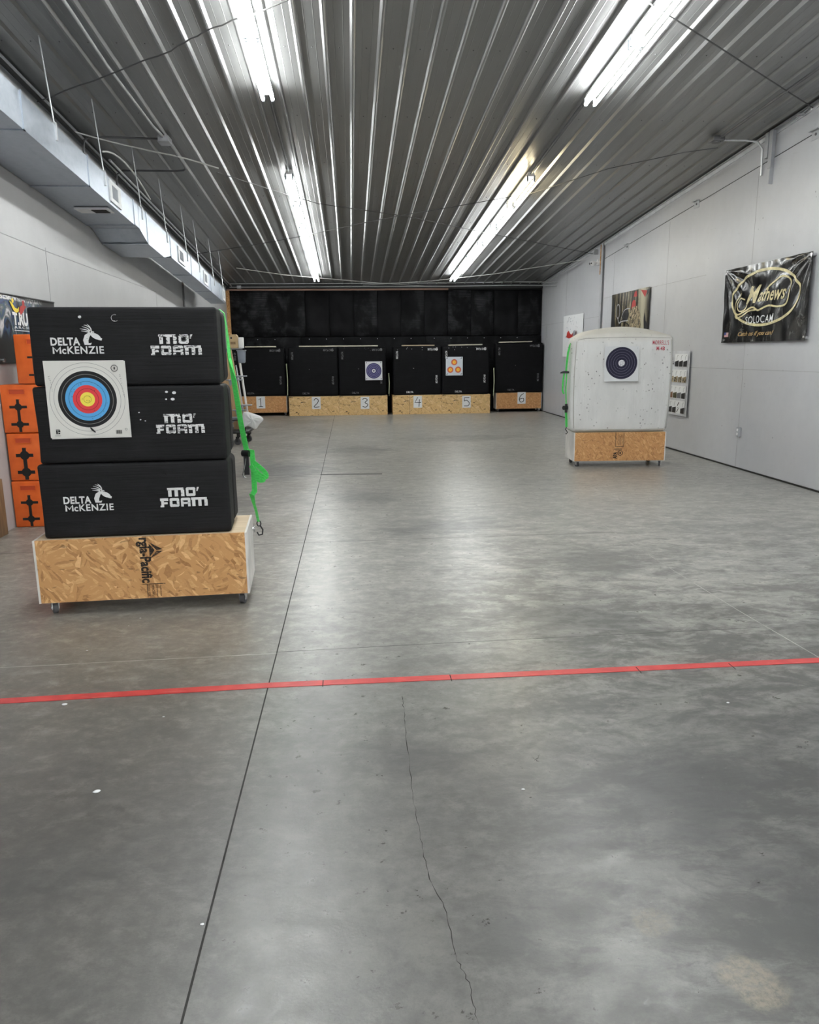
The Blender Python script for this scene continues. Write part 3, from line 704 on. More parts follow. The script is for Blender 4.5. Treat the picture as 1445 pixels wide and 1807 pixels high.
for y in (6.30, 7.72, 9.2, 9.73, 10.92, 12.25, 13.85, 14.75):                  # drive-cleat flanges
    xl = DXL if y < 10.8 else -2.68
    zbb = {9.73: 2.78}.get(y, zb(y)); m = MB()
    m.box(xl, y-.02, zbb-.008, DXR+.008, y+.006, zbb+.002); m.box(DXR-.002, y-.02, zbb-.008, DXR+.008, y+.006, zt(y)+.012)
    m.build('flange', 'galv', duct)
    MB().box(xl, y+.0065, zbb-.004, DXR+.003, y+.016, zbb+.001).box(DXR-.002, y+.0065, zbb-.004, DXR+.003, y+.016, zt(y)).build('seam_gap', 'joint', duct)
M['register'] = plain('white_register', (.72, .73, .74), .4)
for y0, dy in ((8.32, .36), (11.35, .40), (13.2, .36), (15.05, .25)):
    m = MB(); z0 = (zb(y0) if y0 < 9 else 3.573-.0735*y0)
    def bxs(ya, za, yb, zb_, x1):
        m.add([(DXR, ya, z0-.0735*(ya-y0)+za), (DXR, yb, z0-.0735*(yb-y0)+za), (DXR, yb, z0-.0735*(yb-y0)+zb_), (DXR, ya, z0-.0735*(ya-y0)+zb_),
               (x1, ya, z0-.0735*(ya-y0)+za), (x1, yb, z0-.0735*(yb-y0)+za), (x1, yb, z0-.0735*(yb-y0)+zb_), (x1, ya, z0-.0735*(ya-y0)+zb_)],
              [(4, 5, 6, 7), (0, 1, 5, 4), (1, 2, 6, 5), (2, 3, 7, 6), (3, 0, 4, 7)])
    bxs(y0, .03, y0+dy, .07, DXR+.015); bxs(y0, .20, y0+dy, .24, DXR+.015); bxs(y0, .07, y0+.06, .20, DXR+.015); bxs(y0+dy-.1, .07, y0+dy, .20, DXR+.015)
    bxs(y0+.06, .07, y0+dy-.1, .20, DXR+.004)
    rg = m.build('side_register', 'register', duct)
    m = MB(); ya = y0+.07
    while ya < y0+dy-.1:
        zc = z0-.0735*(ya-y0); m.box(DXR+.003, ya, zc+.07, DXR+.012, ya+.006, zc+.20); ya += .02
    m.build('louvre', 'greym', rg)
m = MB(); zq = zb(8.55)
m.box(-2.80, 8.42, zq-.016, -2.46, 8.66, zq+.002); rg = m.build('bottom_register', 'register', duct)
MB().box(-2.64, 8.46, zq-.022, -2.49, 8.62, zq-.012).build('louvre', 'blackm', rg)
for i, y in enumerate((6.95, 8.2, 9.54, 10.75, 12.0, 12.9, 14.2, 15.2)):
    MB().box(-2.415, y-.012, zt(y)-.12, -2.385, y+.012, zt(y)+.02).cyl((-2.4, y, zt(y)-.02), (-2.46, y, CZ(y)+.01), .006).build('hanger_rod', 'conduit', duct, label='thin galvanised hanger rod')

# ================================================================ RIGHT WALL FITTINGS
def wallbox(name, lab, cat, y, z, rz=-PI/2, x=XR-.013, group=None): return thing(name, lab, cat, (x, y, z), rz, group)
# steel column in the wall
col_ = thing('steel_column', 'grey steel column standing in the right wall beside the hunting poster', 'column', (XR, 14.49, 0))
m = MB(); m.box(-.045, -.05, 0, -.037, .05, 3.46); m.box(-.037, -.004, 0, 0, .004, 3.46); m.build('column_flange', 'steelgrey', col_)
MB().box(-.055, .06, 2.9, -.0, .075, 3.44).build('edge_strip', 'osb', col_, label='narrow strip of bare board')
for y, z in ((7.95, 3.62), (10.63, 3.44), (13.25, 3.23)):
    lab = {7.95: 'at the right edge of the photo', 10.63: 'midway along the right wall top', 13.25: 'nearest the steel column'}[y]
    br = wallbox('angle_bracket', 'small grey metal angle bracket on wall top seam, %s' % lab, 'bracket', y, z, group='angle brackets on the right wall')
    m = MB(); m.box(-.075, -.004, -.05, .075, 0, .045); m.box(-.075, -.045, .035, .075, 0, .045); m.build('bracket_plate', 'steelgrey', br)
    m = MB(); m.cyl((0, 0, 0), (0, -.012, 0), .014).build('bolt', 'conduit_dark', br)
st = thing('steel_column', 'short grey steel column stub under ceiling at upper right wall', 'column', (XR, 8.78, 0))
m = MB(); m.box(-.07, -.09, 3.47, -.06, -.02, 3.87); m.box(-.06, -.06, 3.30, -.012, -.05, 3.87); m.box(-.06, .02, 3.60, -.013, .09, 3.87); m.build('column_flange', 'steelgrey', st)
tb = MB(); tb.tube([(4.80, 8.10, 3.90), (4.83, 8.45, 3.86)], .008); tb.tube([(4.79, 8.12, 3.86), (4.76, 8.2, 3.88), (4.79, 8.3, 3.885), (4.82, 8.2, 3.86)], .006, close=True)
tag(tb.build('turnbuckle', 'steelgrey'), 'small metal turnbuckle at the top of right wall by the ceiling edge', 'turnbuckle')
# security camera
sc = wallbox('security_camera', 'small white security camera on right wall beside the steel column', 'camera', 14.80, 3.15, x=XR)
MB().cyl((0, 0, 0), (0, -.03, 0), .055).cyl((0, -.03, 0), (0, -.09, -.01), .018).build('mount', 'white', sc)
m = MB()
for i in range(9):
    a0 = -PI/2+PI*i/9; a1 = -PI/2+PI*(i+1)/9
    m.cyl((0, -.12+.05*math.sin(a0), -.015), (0, -.12+.05*math.sin(a1), -.015), max(.002, .05*math.cos(a0)), max(.002, .05*math.cos(a1)), cap=False)
m.build('camera_body', 'white', sc)
MB().cyl((-.02, -.155, -.02), (-.03, -.175, -.025), .02).cyl((.03, -.15, -.02), (.04, -.168, -.022), .012).build('lens', 'black', sc)
# bracket arm beside it
ar = MB(); ar.box(XR-.08, 14.85, 3.30, XR, 14.88, 3.40); tag(ar.build('cable_bracket', 'steelgrey'), 'little grey bracket above the security camera under the ceiling edge', 'bracket')
# outlet
ou = wallbox('wall_outlet', 'grey metal electrical outlet low on the right wall', 'outlet', 8.98, .462)
MB().rbox(-.035, -.035, -.058, .035, 0, .058, .006).build('outlet_box', 'steelgrey', ou)
m = MB()
for z in (-.025, .025): m.rbox(-.017, -.040, z-.016, .017, -.034, z+.016, .004, 2)
m.build('socket', 'white', ou)

# ---- Mathews banner
def fold(u, v, W, H):
    d = 0
    # radiating tension folds from the upper corners
    for cx, cz, ph in ((W, H, 0.), (0, H, 1.3)):
        dx = (u-cx); dz = (v-cz); r = math.hypot(dx, dz)+1e-4; a = math.atan2(dz, dx)
        d += .016*math.sin(a*17+ph)*min(1, r/.15)*math.exp(-r/.55)
    d += .006*math.sin(u*24+2*math.sin(v*6))*(.4+.6*v/H)
    d += .010*noise.noise(Vector((u*4, v*4, 3)))
    return d
bn = wallbox('wall_banner', 'black vinyl wall banner with gold oval logo and white SOLOCAM lettering', 'banner', 9.55, 1.555)
BW, BH = 1.825, .895
m = MB(); DY = -.045
m.grid(lambda a, c: (a*BW, DY+fold(a*BW, c*BH, BW, BH), c*BH), 90, 50)
m.grid(lambda a, c: ((1-a)*BW, DY+.003+fold((1-a)*BW, c*BH, BW, BH), c*BH), 90, 50)
def mk_vinyl():
    t = NT('black_camo_vinyl'); n = t.noise(t.map(t.P, (5, 1, 2.6)), scale=1.4, detail=9, rough=.72, dist=1.5)
    n2 = t.noise(t.map(t.P, (22, 1, 3)), scale=1, detail=5)
    c = t.ramp(n, [(.45, (.006, .006, .007)), (.56, (.02, .019, .018)), (.64, (.10, .10, .095)), (.72, (.20, .19, .175))])
    c = t.mix(t.rng(n2, .58, .7, 0, .35), c, (.04, .035, .03))
    return t.pr(col=c, rough=.20, spec=.7)
M['vinyl'] = mk_vinyl()
m.build('banner_sheet', 'vinyl', bn)
def on_banner(mb_):       # drape the drawn print over the folded sheet
    mb_.v = [(x, y+DY-.005+fold(x, z, BW, BH), z) for x, y, z in mb_.v]; return mb_
def dense(pts, n=6):
    out = []
    for (x0, z0), (x1, z1) in zip(pts, pts[1:]):
        for k in range(n): out.append((x0+(x1-x0)*k/n, z0+(z1-z0)*k/n))
    return out+[pts[-1]]
def crv(pts, n=8):        # Catmull-Rom through points
    out = []
    P = [pts[0]]+list(pts)+[pts[-1]]
    for i in range(1, len(P)-2):
        for k in range(n):
            t = k/n; q = []
            for a in (0, 1):
                p0, p1, p2, p3 = P[i-1][a], P[i][a], P[i+1][a], P[i+2][a]
                q.append(.5*((2*p1)+(-p0+p2)*t+(2*p0-5*p1+4*p2-p3)*t*t+(-p0+3*p1-3*p2+p3)*t**3))
            out.append(tuple(q))
    return out+[pts[-1]]
m = MB(); m.ell(.93, .50, .72, .31, .030, n=90)
# swash around the word
m.stroke(crv([(.52, .50), (.42, .52), (.37, .44), (.43, .37), (.54, .40), (.60, .52), (.70, .64)]), .016)
m.stroke(crv([(.44, .58), (.34, .50), (.30, .38), (.40, .33), (.55, .37), (.72, .40), (.86, .36), (1.05, .40), (1.25, .38), (1.42, .40), (1.47, .52), (1.44, .66), (1.28, .70), (1.10, .64), (.98, .58)]), .020)
m.stroke(crv([(.30, .32), (.36, .29), (.48, .31), (.62, .36), (.80, .37)]), .018)
on_banner(m).build('logo_outline', 'yellow_paint', bn, label='gold oval and swash')
m = MB(); m.text('M', .54, .45, .20, width=.33, shear=.4, bold=.008); m.text('athews', .82, .46, .15, width=.56, shear=.45, bold=.018, space=1.02)
# taller initial
on_banner(m).build('script_lettering', 'yellow_paint', bn, label='gold script lettering')
m = MB(); m.text('SOLOCAM', .58, .215, .085, width=.60, bold=.004, space=1.12); m.text('®', 1.16, .29, .02)
on_banner(m).build('bold_lettering', 'paper_white', bn, label='white block lettering')
m = MB(); m.text('Catch us if you can!', .42, .075-.0, .05, width=.80, shear=.5, bold=.006); on_banner(m).build('slogan_lettering', 'gold_text', bn, label='orange-gold handwritten slogan')
m = MB(); m.rect(.06, .07, .19, .125, mi=0); m.rect(.06, .095, .12, .125, y=-.001, mi=2)
for k in range(4): m.rect(.12 if k > 1 else .06, .072+k*.014, .19, .079+k*.014, y=-.001, mi=1)
on_banner(m).build('flag_print', ['paper_white', 'red', 'blue'], bn, label='small striped flag')
m = MB()
for x, z in ((.03, .03), (BW-.03, .03), (.03, BH-.03), (BW-.03, BH-.03)): m.cyl((x, DY-.004, z), (x, 0, z), .018)
m.build('grommet', 'chrome', bn)

# ---- hunting photo poster
hp = wallbox('photo_poster', 'woodland hunting photo poster on right wall, figure in red cap and camouflage', 'poster', 13.87, 1.68)
PW, PH = 1.80, .79
def mk_forest():
    t = NT('forest_photo_print'); x, y, z = t.sep(t.P)
    tr = t.noise(t.map(t.P, (14, 1, 1.1)), scale=1, detail=6, rough=.6, dist=.4); lf = t.noise(scale=26, detail=6, rough=.75)
    c = t.ramp(tr, [(.44, (.008, .007, .005)), (.53, (.07, .055, .03)), (.62, (.36, .32, .20))])
    c = t.mix(t.rng(lf, .42, .6, 0, .6), c, (.03, .025, .012)); c = t.mix(t.rng(lf, .62, .7, 0, .6), c, (.42, .28, .10))
    c = t.mix(t.math('MULTIPLY', t.rng(x, 1.25, 1.45), t.rng(x, 1.75, 1.55, 0, .8)), c, (.55, .52, .38))
    return t.pr(col=c, rough=.35, spec=.5)
def mk_camo():
    t = NT('camouflage_print'); n = t.noise(t.map(t.P, (1, 1, .5)), scale=30, detail=4, dist=1.5)
    return t.pr(col=t.ramp(n, [(.38, (.01, .01, .008)), (.47, (.07, .055, .03)), (.52, (.32, .25, .14)), (.6, (.50, .42, .28))]), rough=.4)
M['forest'] = mk_forest(); M['camo'] = mk_camo()
m = MB(); m.grid(lambda a, c: (a*PW, -.02+.008*math.sin(a*9+c*3), c*PH), 30, 8); m.grid(lambda a, c: ((1-a)*PW, -.018+.008*math.sin((1-a)*9+c*3), c*PH), 30, 8); m.build('poster_sheet', 'forest', hp)
def ripple(mb_): mb_.v = [(x, y-.022+.008*math.sin(x/PW*9+z/PH*3), z) for x, y, z in mb_.v]; return mb_
m = MB(); m.poly([(1.0, .0), (.98, .2), (.95, .42), (1.05, .52), (1.28, .52), (1.40, .40), (1.45, .2), (1.42, 0)])
ripple(m).build('camouflage_jacket', 'camo', hp)
m = MB(); m.ell(1.10, .55, .09, .08); m.poly([(1.0, .50), (1.05, .62), (1.14, .60), (1.13, .44), (1.06, .40)]); m.poly([(1.08, .68), (1.12, .76), (1.22, .77), (1.24, .68)]); m.poly([(1.42, .77), (1.70, .74), (1.62, .64)])
ripple(m).build('red_cap', 'red', hp)
m = MB(); m.poly([(.02, 0), (.05, .70), (.13, .74), (.2, .35), (.30, .0)]); m.poly([(.42, 0), (.38, .22), (.62, .34), (.98, .22), (1.0, .0)]); m.poly([(1.62, 0), (1.58, .3), (1.7, .75), (1.78, .76), (1.79, .02)]); m.ell(.75, .40, .16, .11)
ripple(m).build('dark_shapes', 'black', hp)
m = MB(); m.ell(.38, .48, .10, .12, .018); m.stroke(crv([(.36, .38), (.44, .28), (.60, .30), (.9, .30)]), .02); m.ell(.72, .12, .10, .05, .012); m.stroke(crv([(.50, .28), (.7, .48), (.95, .5)]), .012)
ripple(m).build('bow_shape', 'steelgrey', hp)

# ---- small white poster with red
wp = wallbox('paper_poster', 'white paper poster with red blotch on right wall behind the white bag target', 'poster', 17.05, 1.36, x=XR)
m = MB(); m.grid(lambda a, c: (a*1.45, -.02-.05*max(0, a-.7)-.02*math.sin(a*5), c*.885), 16, 6); m.grid(lambda a, c: ((1-a)*1.45, -.018-.05*max(0, .3-a)-.02*math.sin((1-a)*5), c*.885), 16, 6)
m.build('poster_sheet', 'paper_white', wp)
m = MB(); rnd = random.Random(8)
m.poly([(.35, .42), (.40, .52), (.52, .56), (.62, .50), (.72, .46), (.86, .52), (1.0, .56), (.98, .45), (.8, .42), (.55, .39)], -.045)
m.build('red_print', 'red', wp)
m = MB()
for i in range(26): m.ell(rnd.uniform(.4, 1.2), rnd.uniform(.55, .84), .012, .012, y=-.062, n=6)
m.poly([(.88, .44), (.92, .54), (1.05, .56), (1.03, .44)], -.062); m.poly([(.28, .40), (.28, .46), (.36, .44)], -.04); m.build('dark_specks', 'greym', wp)

# ---- camouflage sample chart
cc = wallbox('sample_chart', 'tall white wall chart with four rows of camouflage and colour samples', 'chart', 11.12, .53)
CW, CH = .66, .93
m = MB(); m.grid(lambda a, c: (a*CW, -.03-.012*math.sin(a*PI)*(1-c), c*CH), 8, 8); m.grid(lambda a, c: ((1-a)*CW, -.027-.012*math.sin(a*PI)*(1-c), c*CH), 8, 8)
M['chartgrey'] = plain('pale_grey_print', (.56, .57, .60), .4); m.build('chart_sheet', 'chartgrey', cc)
m = MB(); k = MB(); s2 = MB(); sc3 = MB(); wn_ = MB()
rowz = [.70, .475, .245, .03]
for r, z0 in enumerate(rowz):
    xa = .20 if r == 0 else .06; wn_.rect(xa, z0, .62, z0+.185, -.043); cnt = 3 if r == 0 else 4; wdd = (.62-xa)/cnt
    for c_ in range(cnt):
        x0 = xa+c_*wdd+.008; x1_ = x0+wdd-.016; tgt = [k, sc3, None, k][r]; mi = 0
        if r == 3 and c_ == 2:
            k.stroke([(x0+.02, z0+.02), (x0+.07, z0+.07), (x0+.05, z0+.09)], .014, -.045); k.stroke([(x0+.03, z0+.11), (x0+.08, z0+.165)], .016, -.045); continue
        if r == 2: tgt, mi = s2, c_
        tgt.poly([(x0, z0+.005), (x1_, z0+.005), (x1_, z0+.095), (x0, z0+.075)], -.045, mi)
        sx = (x0+x1_)/2; k.stroke([(sx, z0+.10), (sx, z0+.14), (sx+.02, z0+.165), (sx+.035, z0+.16)], .004, -.045, 0)
wn_.build('white_ground', 'paper_white', cc)
k.text('G', .10, .80, .035, -.045, bold=.04); k.rect(.07, .765, .15, .777, -.045); k.rect(.06, .737, .17, .749, -.045)
k.build('black_samples', 'black', cc); sc3.build('camouflage_samples', 'camo', cc)
M['sw_brown'] = plain('brown_sample', (.20, .10, .05), .5); M['sw_olive'] = plain('olive_sample', (.06, .055, .02), .5); M['sw_grey'] = plain('grey_sample', (.13, .13, .14), .5)
s2.build('plain_samples', ['sw_brown', 'sw_olive', 'sw_grey', 'black'], cc)
c2 = wallbox('narrow_chart', 'narrow white wall strip with black band just left of the sample chart', 'chart', 11.62, .54)
m = MB(); m.box(0, -.03, 0, .46, -.012, .93); m.build('chart_sheet', 'paper_white', c2)
m = MB(); m.rect(.0, .22, .30, .50, -.0305); 
for i in range(6): m.rect(.30, .82-.05*i, .33, .835-.05*i, -.0305)
m.build('black_print', 'black', c2)
m = MB(); m.ell(.42, .52, .05, .03, y=-.036, a0=0, a1=PI, n=12, th=.01); m.build('black_hook', 'black', c2)

# ---- left wall banner
lb = thing('wall_banner', 'dark colourful banner with white T.RU lettering on the left wall', 'banner', (XL+.0, 5.75, 1.40), PI/2)
LW, LH = 2.19, .575
m = MB(); m.grid(lambda a, c: (a*LW, -.02-.01*math.sin(a*14)-.006*math.sin(c*5+a*8), c*LH), 50, 6); m.grid(lambda a, c: ((1-a)*LW, -.017-.01*math.sin((1-a)*14)-.006*math.sin(c*5+(1-a)*8), c*LH), 50, 6)
def mk_lb():
    t = NT('dark_colour_streak_print'); x, y, z = t.sep(t.P)
    n = t.noise(t.map(t.P, (5, 1, 3)), scale=1.5, detail=6, dist=2)
    c = t.ramp(n, [(.42, (.006, .006, .008)), (.5, (.02, .05, .16)), (.55, (.05, .11, .08)), (.6, (.10, .10, .12)), (.68, (.55, .55, .56))])
    c = t.mix(t.rng(z, .30, .20), c, (.008, .008, .008)); hs = t.noise(t.map(t.P, (40, 1, 30)), scale=1, detail=3)
    c = t.mix(t.math('MULTIPLY', t.rng(z, .535, .545), t.rng(hs, .45, .5)), c, (.6, .6, .6))
    c = t.mix(t.rng(x, 1.75, 1.95), c, (.012, .012, .012))
    return t.pr(col=c, rough=.35)
M['lbprint'] = mk_lb(); m.build('banner_sheet', 'lbprint', lb)
m = MB(); Y_ = -.04
m.poly([(1.16, .53), (1.21, .515), (1.26, .475), (1.31, .47), (1.34, .49), (1.33, .45), (1.27, .43), (1.22, .455)], Y_); m.ell(1.225, .535, .02, .02, y=Y_); m.build('yellow_figure', 'yellow', lb, label='yellow swoosh')
m = MB(); m.ell(1.44, .525, .025, .025, y=Y_); m.poly([(1.335, .45), (1.36, .49), (1.42, .51), (1.50, .50), (1.46, .48), (1.40, .44), (1.36, .42)], Y_-.001); m.build('red_figure', 'red', lb, label='red swoosh')
m = MB(); m.text('T.RU', 1.19, .335, .10, Y_, width=.31, bold=.05); m.text('ARCH', 1.20, .30, .022, Y_, width=.31, bold=.02, space=1.4); m.rect(1.20, .280, 1.53, .286, Y_); m.build('banner_lettering', 'paper_white', lb)
m = MB(); m.tube([(0, -.03, LH+.005), (LW, -.03, LH+.005)], .008); m.build('top_cord', 'black', lb)
m = MB(); m.cyl((.95, -.04, .03), (.95, -.0, .03), .018); m.build('grommet', 'chrome', lb)
pb = MB(); pb.rbox(XL+.002, 5.2, 0, XL+.05, 6.36, .47, .004, 1); tag(pb.build('wooden_board', 'brown_wood'), 'brown wooden board leaning low on left wall at the photo edge', 'board')

# ================================================================ ORANGE BLOCKS
def orange_block(lab, x0, y0, z0, rz=0, w=.34, h=.405, d=.34, narrow=None, fuzzy=1.):
    t = thing('foam_cube', lab, 'foam block', (x0, y0, z0), rz, 'orange foam blocks stacked by the left wall')
    MB().rbox(0, 0, 0, w, d, h, .010, 3).build('block_body', 'orange', t)
    m = MB(); cx = w*.40 if narrow is None else narrow
    for cz_ in (h*.54, h*.18):
        m.ell(cx, cz_, .030*fuzzy, .030*fuzzy, y=-.0005)
        m.rect(cx-.072, cz_-.011*fuzzy, cx+.072, cz_+.011*fuzzy, -.001)
    m.rect(cx-.012*fuzzy, h*.18-.065, cx+.012*fuzzy, h*.54+.065, -.0012)
    m.build('cross_stencil', 'blackm', t)
    m = MB(); hx0, hx1, hz0, hz1 = cx-.062, cx+.062, h*.81, h*.90
    m.box(hx0, -.002, hz0, hx1, .0, hz1); 
    hnd = m.build('hand_slot', 'orange_dark', t)
    m = MB(); m.box(hx0-.006, -.006, hz1, hx1+.006, .002, hz1+.005); m.box(hx0-.006, -.006, hz0-.004, hx0, .002, hz1); m.box(hx1, -.006, hz0-.004, hx1+.006, .002, hz1); m.box(hx0, -.006, hz0-.005, hx1, .002, hz0); m.build('slot_rim', 'orange', hnd)
    return t
orange_block('orange foam block with black crosses, bottom of the stack by the left wall', XL+.01, 6.6, 0.0)
orange_block('orange foam block with blurred black crosses, second from the floor in the stack', XL+.015, 6.6, .411, fuzzy=1.3)
orange_block('orange foam block with black crosses, third from the floor in the stack', XL+.008, 6.6, .822)
orange_block('orange foam block standing narrow side forward, topmost of the left stack', XL+.165, 6.6, 1.233, 0, w=.34, narrow=.17, fuzzy=.7)

# ================================================================ ROLLING BASES
def caster(par, x, y, h=.085, rz=.3):
    c = thing_part(par, x, y, rz)
    return c
def thing_part(par, x, y, rz):
    m = MB(); m.box(-.03, -.03, .074, .03, .03, .080); m.box(-.02, .0, .025, -.015, .03, .075); m.box(.015, .0, .025, .02, .03, .075); m.box(-.02, -.01, .066, .02, .03, .076)
    m.cyl((-.022, .018, .032), (.022, .018, .032), .006)
    f = m.build('caster', 'chrome', par); f.location = (x, y, 0); f.rotation_euler = (0, 0, rz)
    MB().cyl((-.013, .018, .032), (.013, .018, .032), .032, n=24).build('wheel', 'rubber', f); return f
def base(lab, x, y, rz, wd, h, dp, osb, side, top='pine', casters=True, stamp=None, lift=.08, group='wooden rolling bases', seamx=None):
    t = thing('target_dolly' if casters else 'wooden_plinth', lab, 'target stand', (x, y, 0), rz, group)
    z0 = lift if casters else .0
    MB().box(.012, -.0, z0, wd-.012, .014, h).build('front_panel', osb, t)
    for x0, x1 in ((0, .012), (wd-.012, wd)): MB().box(x0, .0, z0-.002, x1, dp, h+.001).build('side_panel', side, t, label='pale side panel')
    MB().box(.012, .014, h-.014, wd-.012, dp*.45, h).box(.012, dp*.45+.002, h-.014, wd-.012, dp, h-.001).build('top_board', top, t)
    MB().box(.012, dp-.014, z0, wd-.012, dp, h-.015).box(.012, .014, z0, wd-.012, dp-.014, z0+.012).build('inner_frame', 'pine', t)
    if casters:
        for cx, cy, r in ((.07, .05, .5), (wd-.05, .05, -.3), (wd-.05, dp-.07, .9), (.06, dp-.07, -.6)): thing_part(t, cx, cy, r)
    else:
        pass
    if seamx: MB().rect(seamx-.003, z0, seamx+.003, h, -.0005).build('board_seam', 'joint', t)
    return t
LBX, LBY, LRZ = -1.796, 4.2, R_(3.6)
lbz = base('OSB rolling base under the black foam blocks in the left foreground', LBX, LBY, LRZ, 1.175, .445, .50, 'osb', 'whitewash')
m = MB()
m.text('rgia-Pacific', .575, .44, .055, -.0006, width=.268, bold=.04, rot=-PI/2)
m.poly([(.655, .365), (.625, .405), (.625, .325)], -.0006); m.poly([(.665, .365), (.700, .368), (.628, .412)], -.0008); m.poly([(.665, .360), (.700, .360), (.628, .318)], -.0008)
for i, s_ in enumerate(('SIZED FOR', 'SPACING')): m.text(s_, .60+.024*i, .158, .013, -.0006, width=.066, rot=-PI/2, bold=.01)
for i in range(2): m.stroke([(.650+.02*i+.004*(q % 2), .156-.006*q) for q in range(12)], .003, -.0006)
m.rect(.572, .163, .70, .167, -.0006); m.rect(.596, .085, .599, .163, -.0006)
m.build('stamp_lettering', 'ink', lbz)
m = MB(); m.cyl((1.18, .42, .37), (1.195, .42, .37), .012); m.tube([(1.19, .42+.02*math.sin(a), .37+.02*math.cos(a)) for a in [i*PI/6 for i in range(12)]], .004, close=True); m.build('eye_bolt', 'chrome', lbz)

MBX, MBY, MRZ = 2.835, 9.36, R_(-3.6)
mbz = base('OSB rolling base with white side under the white bag target', MBX, MBY, MRZ, 1.18, .445, .50, 'osb2', 'whitewash')
m = MB()
m.text('APA', .56, .015+.09, .05, -.0006, rot=PI/2, bold=.04, width=.09); m.rect(.52, .225, .62, .235, -.0006); m.rect(.535, .21, .60, .215, -.0006)
m.ell(.60, .18, .03, .03, .008, -.0006); m.ell(.60, .18, .012, .012, None, -.0006)
m.rect(.53, .262, .536, .44, -.0006); m.rect(.634, .262, .64, .44, -.0006); m.rect(.536, .262, .634, .268, -.0006)
rs = random.Random(6)
for i in range(4): m.stroke([(.560+.018*i+rs.uniform(0, .010), .282+.011*q) for q in range(13)], .004, -.0006)
m.build('stamp_lettering', 'ink', mbz)

# ================================================================ LETTERING (block style)
def mofoam(m, x, z, W, H, y=-.001):
    """MO' over FOAM in heavy square letters; x,z = lower-left, W,H = overall"""
    lh = H*.46; g = H*.08; t = lh*.30
    def L_m(x0, z0, w_, h_):
        s_ = w_*.21
        m.rect(x0-s_*.25, z0+h_-t*.9, x0+w_-s_*.2, z0+h_, y); m.rect(x0, z0, x0+s_, z0+h_-t*.9, y); m.rect(x0+w_/2-s_/2, z0, x0+w_/2+s_/2, z0+h_-t*.9, y); m.rect(x0+w_-s_, z0, x0+w_, z0+h_-t*.9, y)
    def L_o(x0, z0, w_, h_, bar=False):
        s_ = w_*.27; c = w_*.1
        m.poly([(x0+c, z0+h_), (x0+w_-c, z0+h_), (x0+w_, z0+h_-c), (x0+w_, z0+h_-t), (x0, z0+h_-t), (x0, z0+h_-c)], y)
        m.rect(x0, z0+(0 if bar else t), x0+s_, z0+h_-t, y); m.rect(x0+w_-s_, z0+(0 if bar else t), x0+w_, z0+h_-t, y)
        if bar: m.rect(x0+s_, z0+h_*.28, x0+w_-s_, z0+h_*.50, y)
        else: m.poly([(x0, z0+c), (x0+c, z0), (x0+w_-c, z0), (x0+w_, z0+c), (x0+w_, z0+t), (x0, z0+t)], y)
    def L_f(x0, z0, w_, h_):
        s_ = w_*.33; m.rect(x0, z0+h_-t, x0+w_, z0+h_, y); m.rect(x0+w_*.12, z0, x0+w_*.12+s_, z0+h_-t, y); m.rect(x0+w_*.12+s_, z0+h_*.32, x0+w_*.9, z0+h_*.55, y); m.rect(x0, z0, x0+w_*.12, z0+t*.6, y)
    z1 = z+lh+g
    L_m(x+W*.18, z1, W*.34, lh); L_o(x+W*.555, z1, W*.20, lh)
    m.poly([(x+W*.775, z1+lh*.55), (x+W*.80, z1+lh*.55), (x+W*.835, z1+lh), (x+W*.79, z1+lh)], y)
    L_f(x, z, W*.17, lh); L_o(x+W*.20, z, W*.20, lh); L_o(x+W*.435, z, W*.20, lh, True); L_m(x+W*.67, z, W*.33, lh)
def delta(m, x, z, W, y=-.001):
    """DELTA / McKENZIE with a deer head rising out of it"""
    u = W/1.0
    m.text('DELTA', x+.0*u, z+.165*u, .145*u, y, width=.56*u, bold=.036, space=1.06)
    m.stroke([(x+.04*u, z), (x+.04*u, z+.125*u), (x+.105*u, z+.045*u), (x+.17*u, z+.125*u), (x+.17*u, z)], .036*u, y-.0003)
    m.text('cKENZIE', x+.20*u, z, .140*u, y, width=.80*u, bold=.022, space=1.12)
    # neck crescent
    m.poly([(x+.64*u, z+.17*u), (x+.62*u, z+.26*u), (x+.66*u, z+.36*u), (x+.74*u, z+.41*u), (x+.80*u, z+.40*u), (x+.75*u, z+.33*u), (x+.72*u, z+.25*u), (x+.72*u, z+.20*u), (x+.78*u, z+.21*u), (x+.76*u, z+.165*u)], y)
    # head
    m.ell(x+.865*u, z+.335*u, .105*u, .050*u, y=y-.0003, tilt=-.5, n=20)
    m.poly([(x+.94*u, z+.31*u), (x+.985*u, z+.29*u), (x+.97*u, z+.25*u), (x+.90*u, z+.265*u)], y-.0004)
    m.stroke([(x+.785*u, z+.40*u), (x+.82*u, z+.425*u), (x+.84*u, z+.41*u)], .02*u, y-.0005)
    # antlers
    for a_ in ([(.79, .40), (.78, .49), (.70, .545), (.66, .55)], [(.77, .44), (.72, .49), (.62, .525)], [(.76, .43), (.68, .465), (.58, .48)], [(.76, .41), (.68, .43), (.60, .44)], [(.79, .47), (.76, .53), (.72, .57)]):
        P = [(x+p*u, z+q*u) for p, q in a_]; P = crv(P, 4); n = len(P); m.stroke(P, [.026*u*(1-.8*i/(n-1)) for i in range(n)], y-.0006)

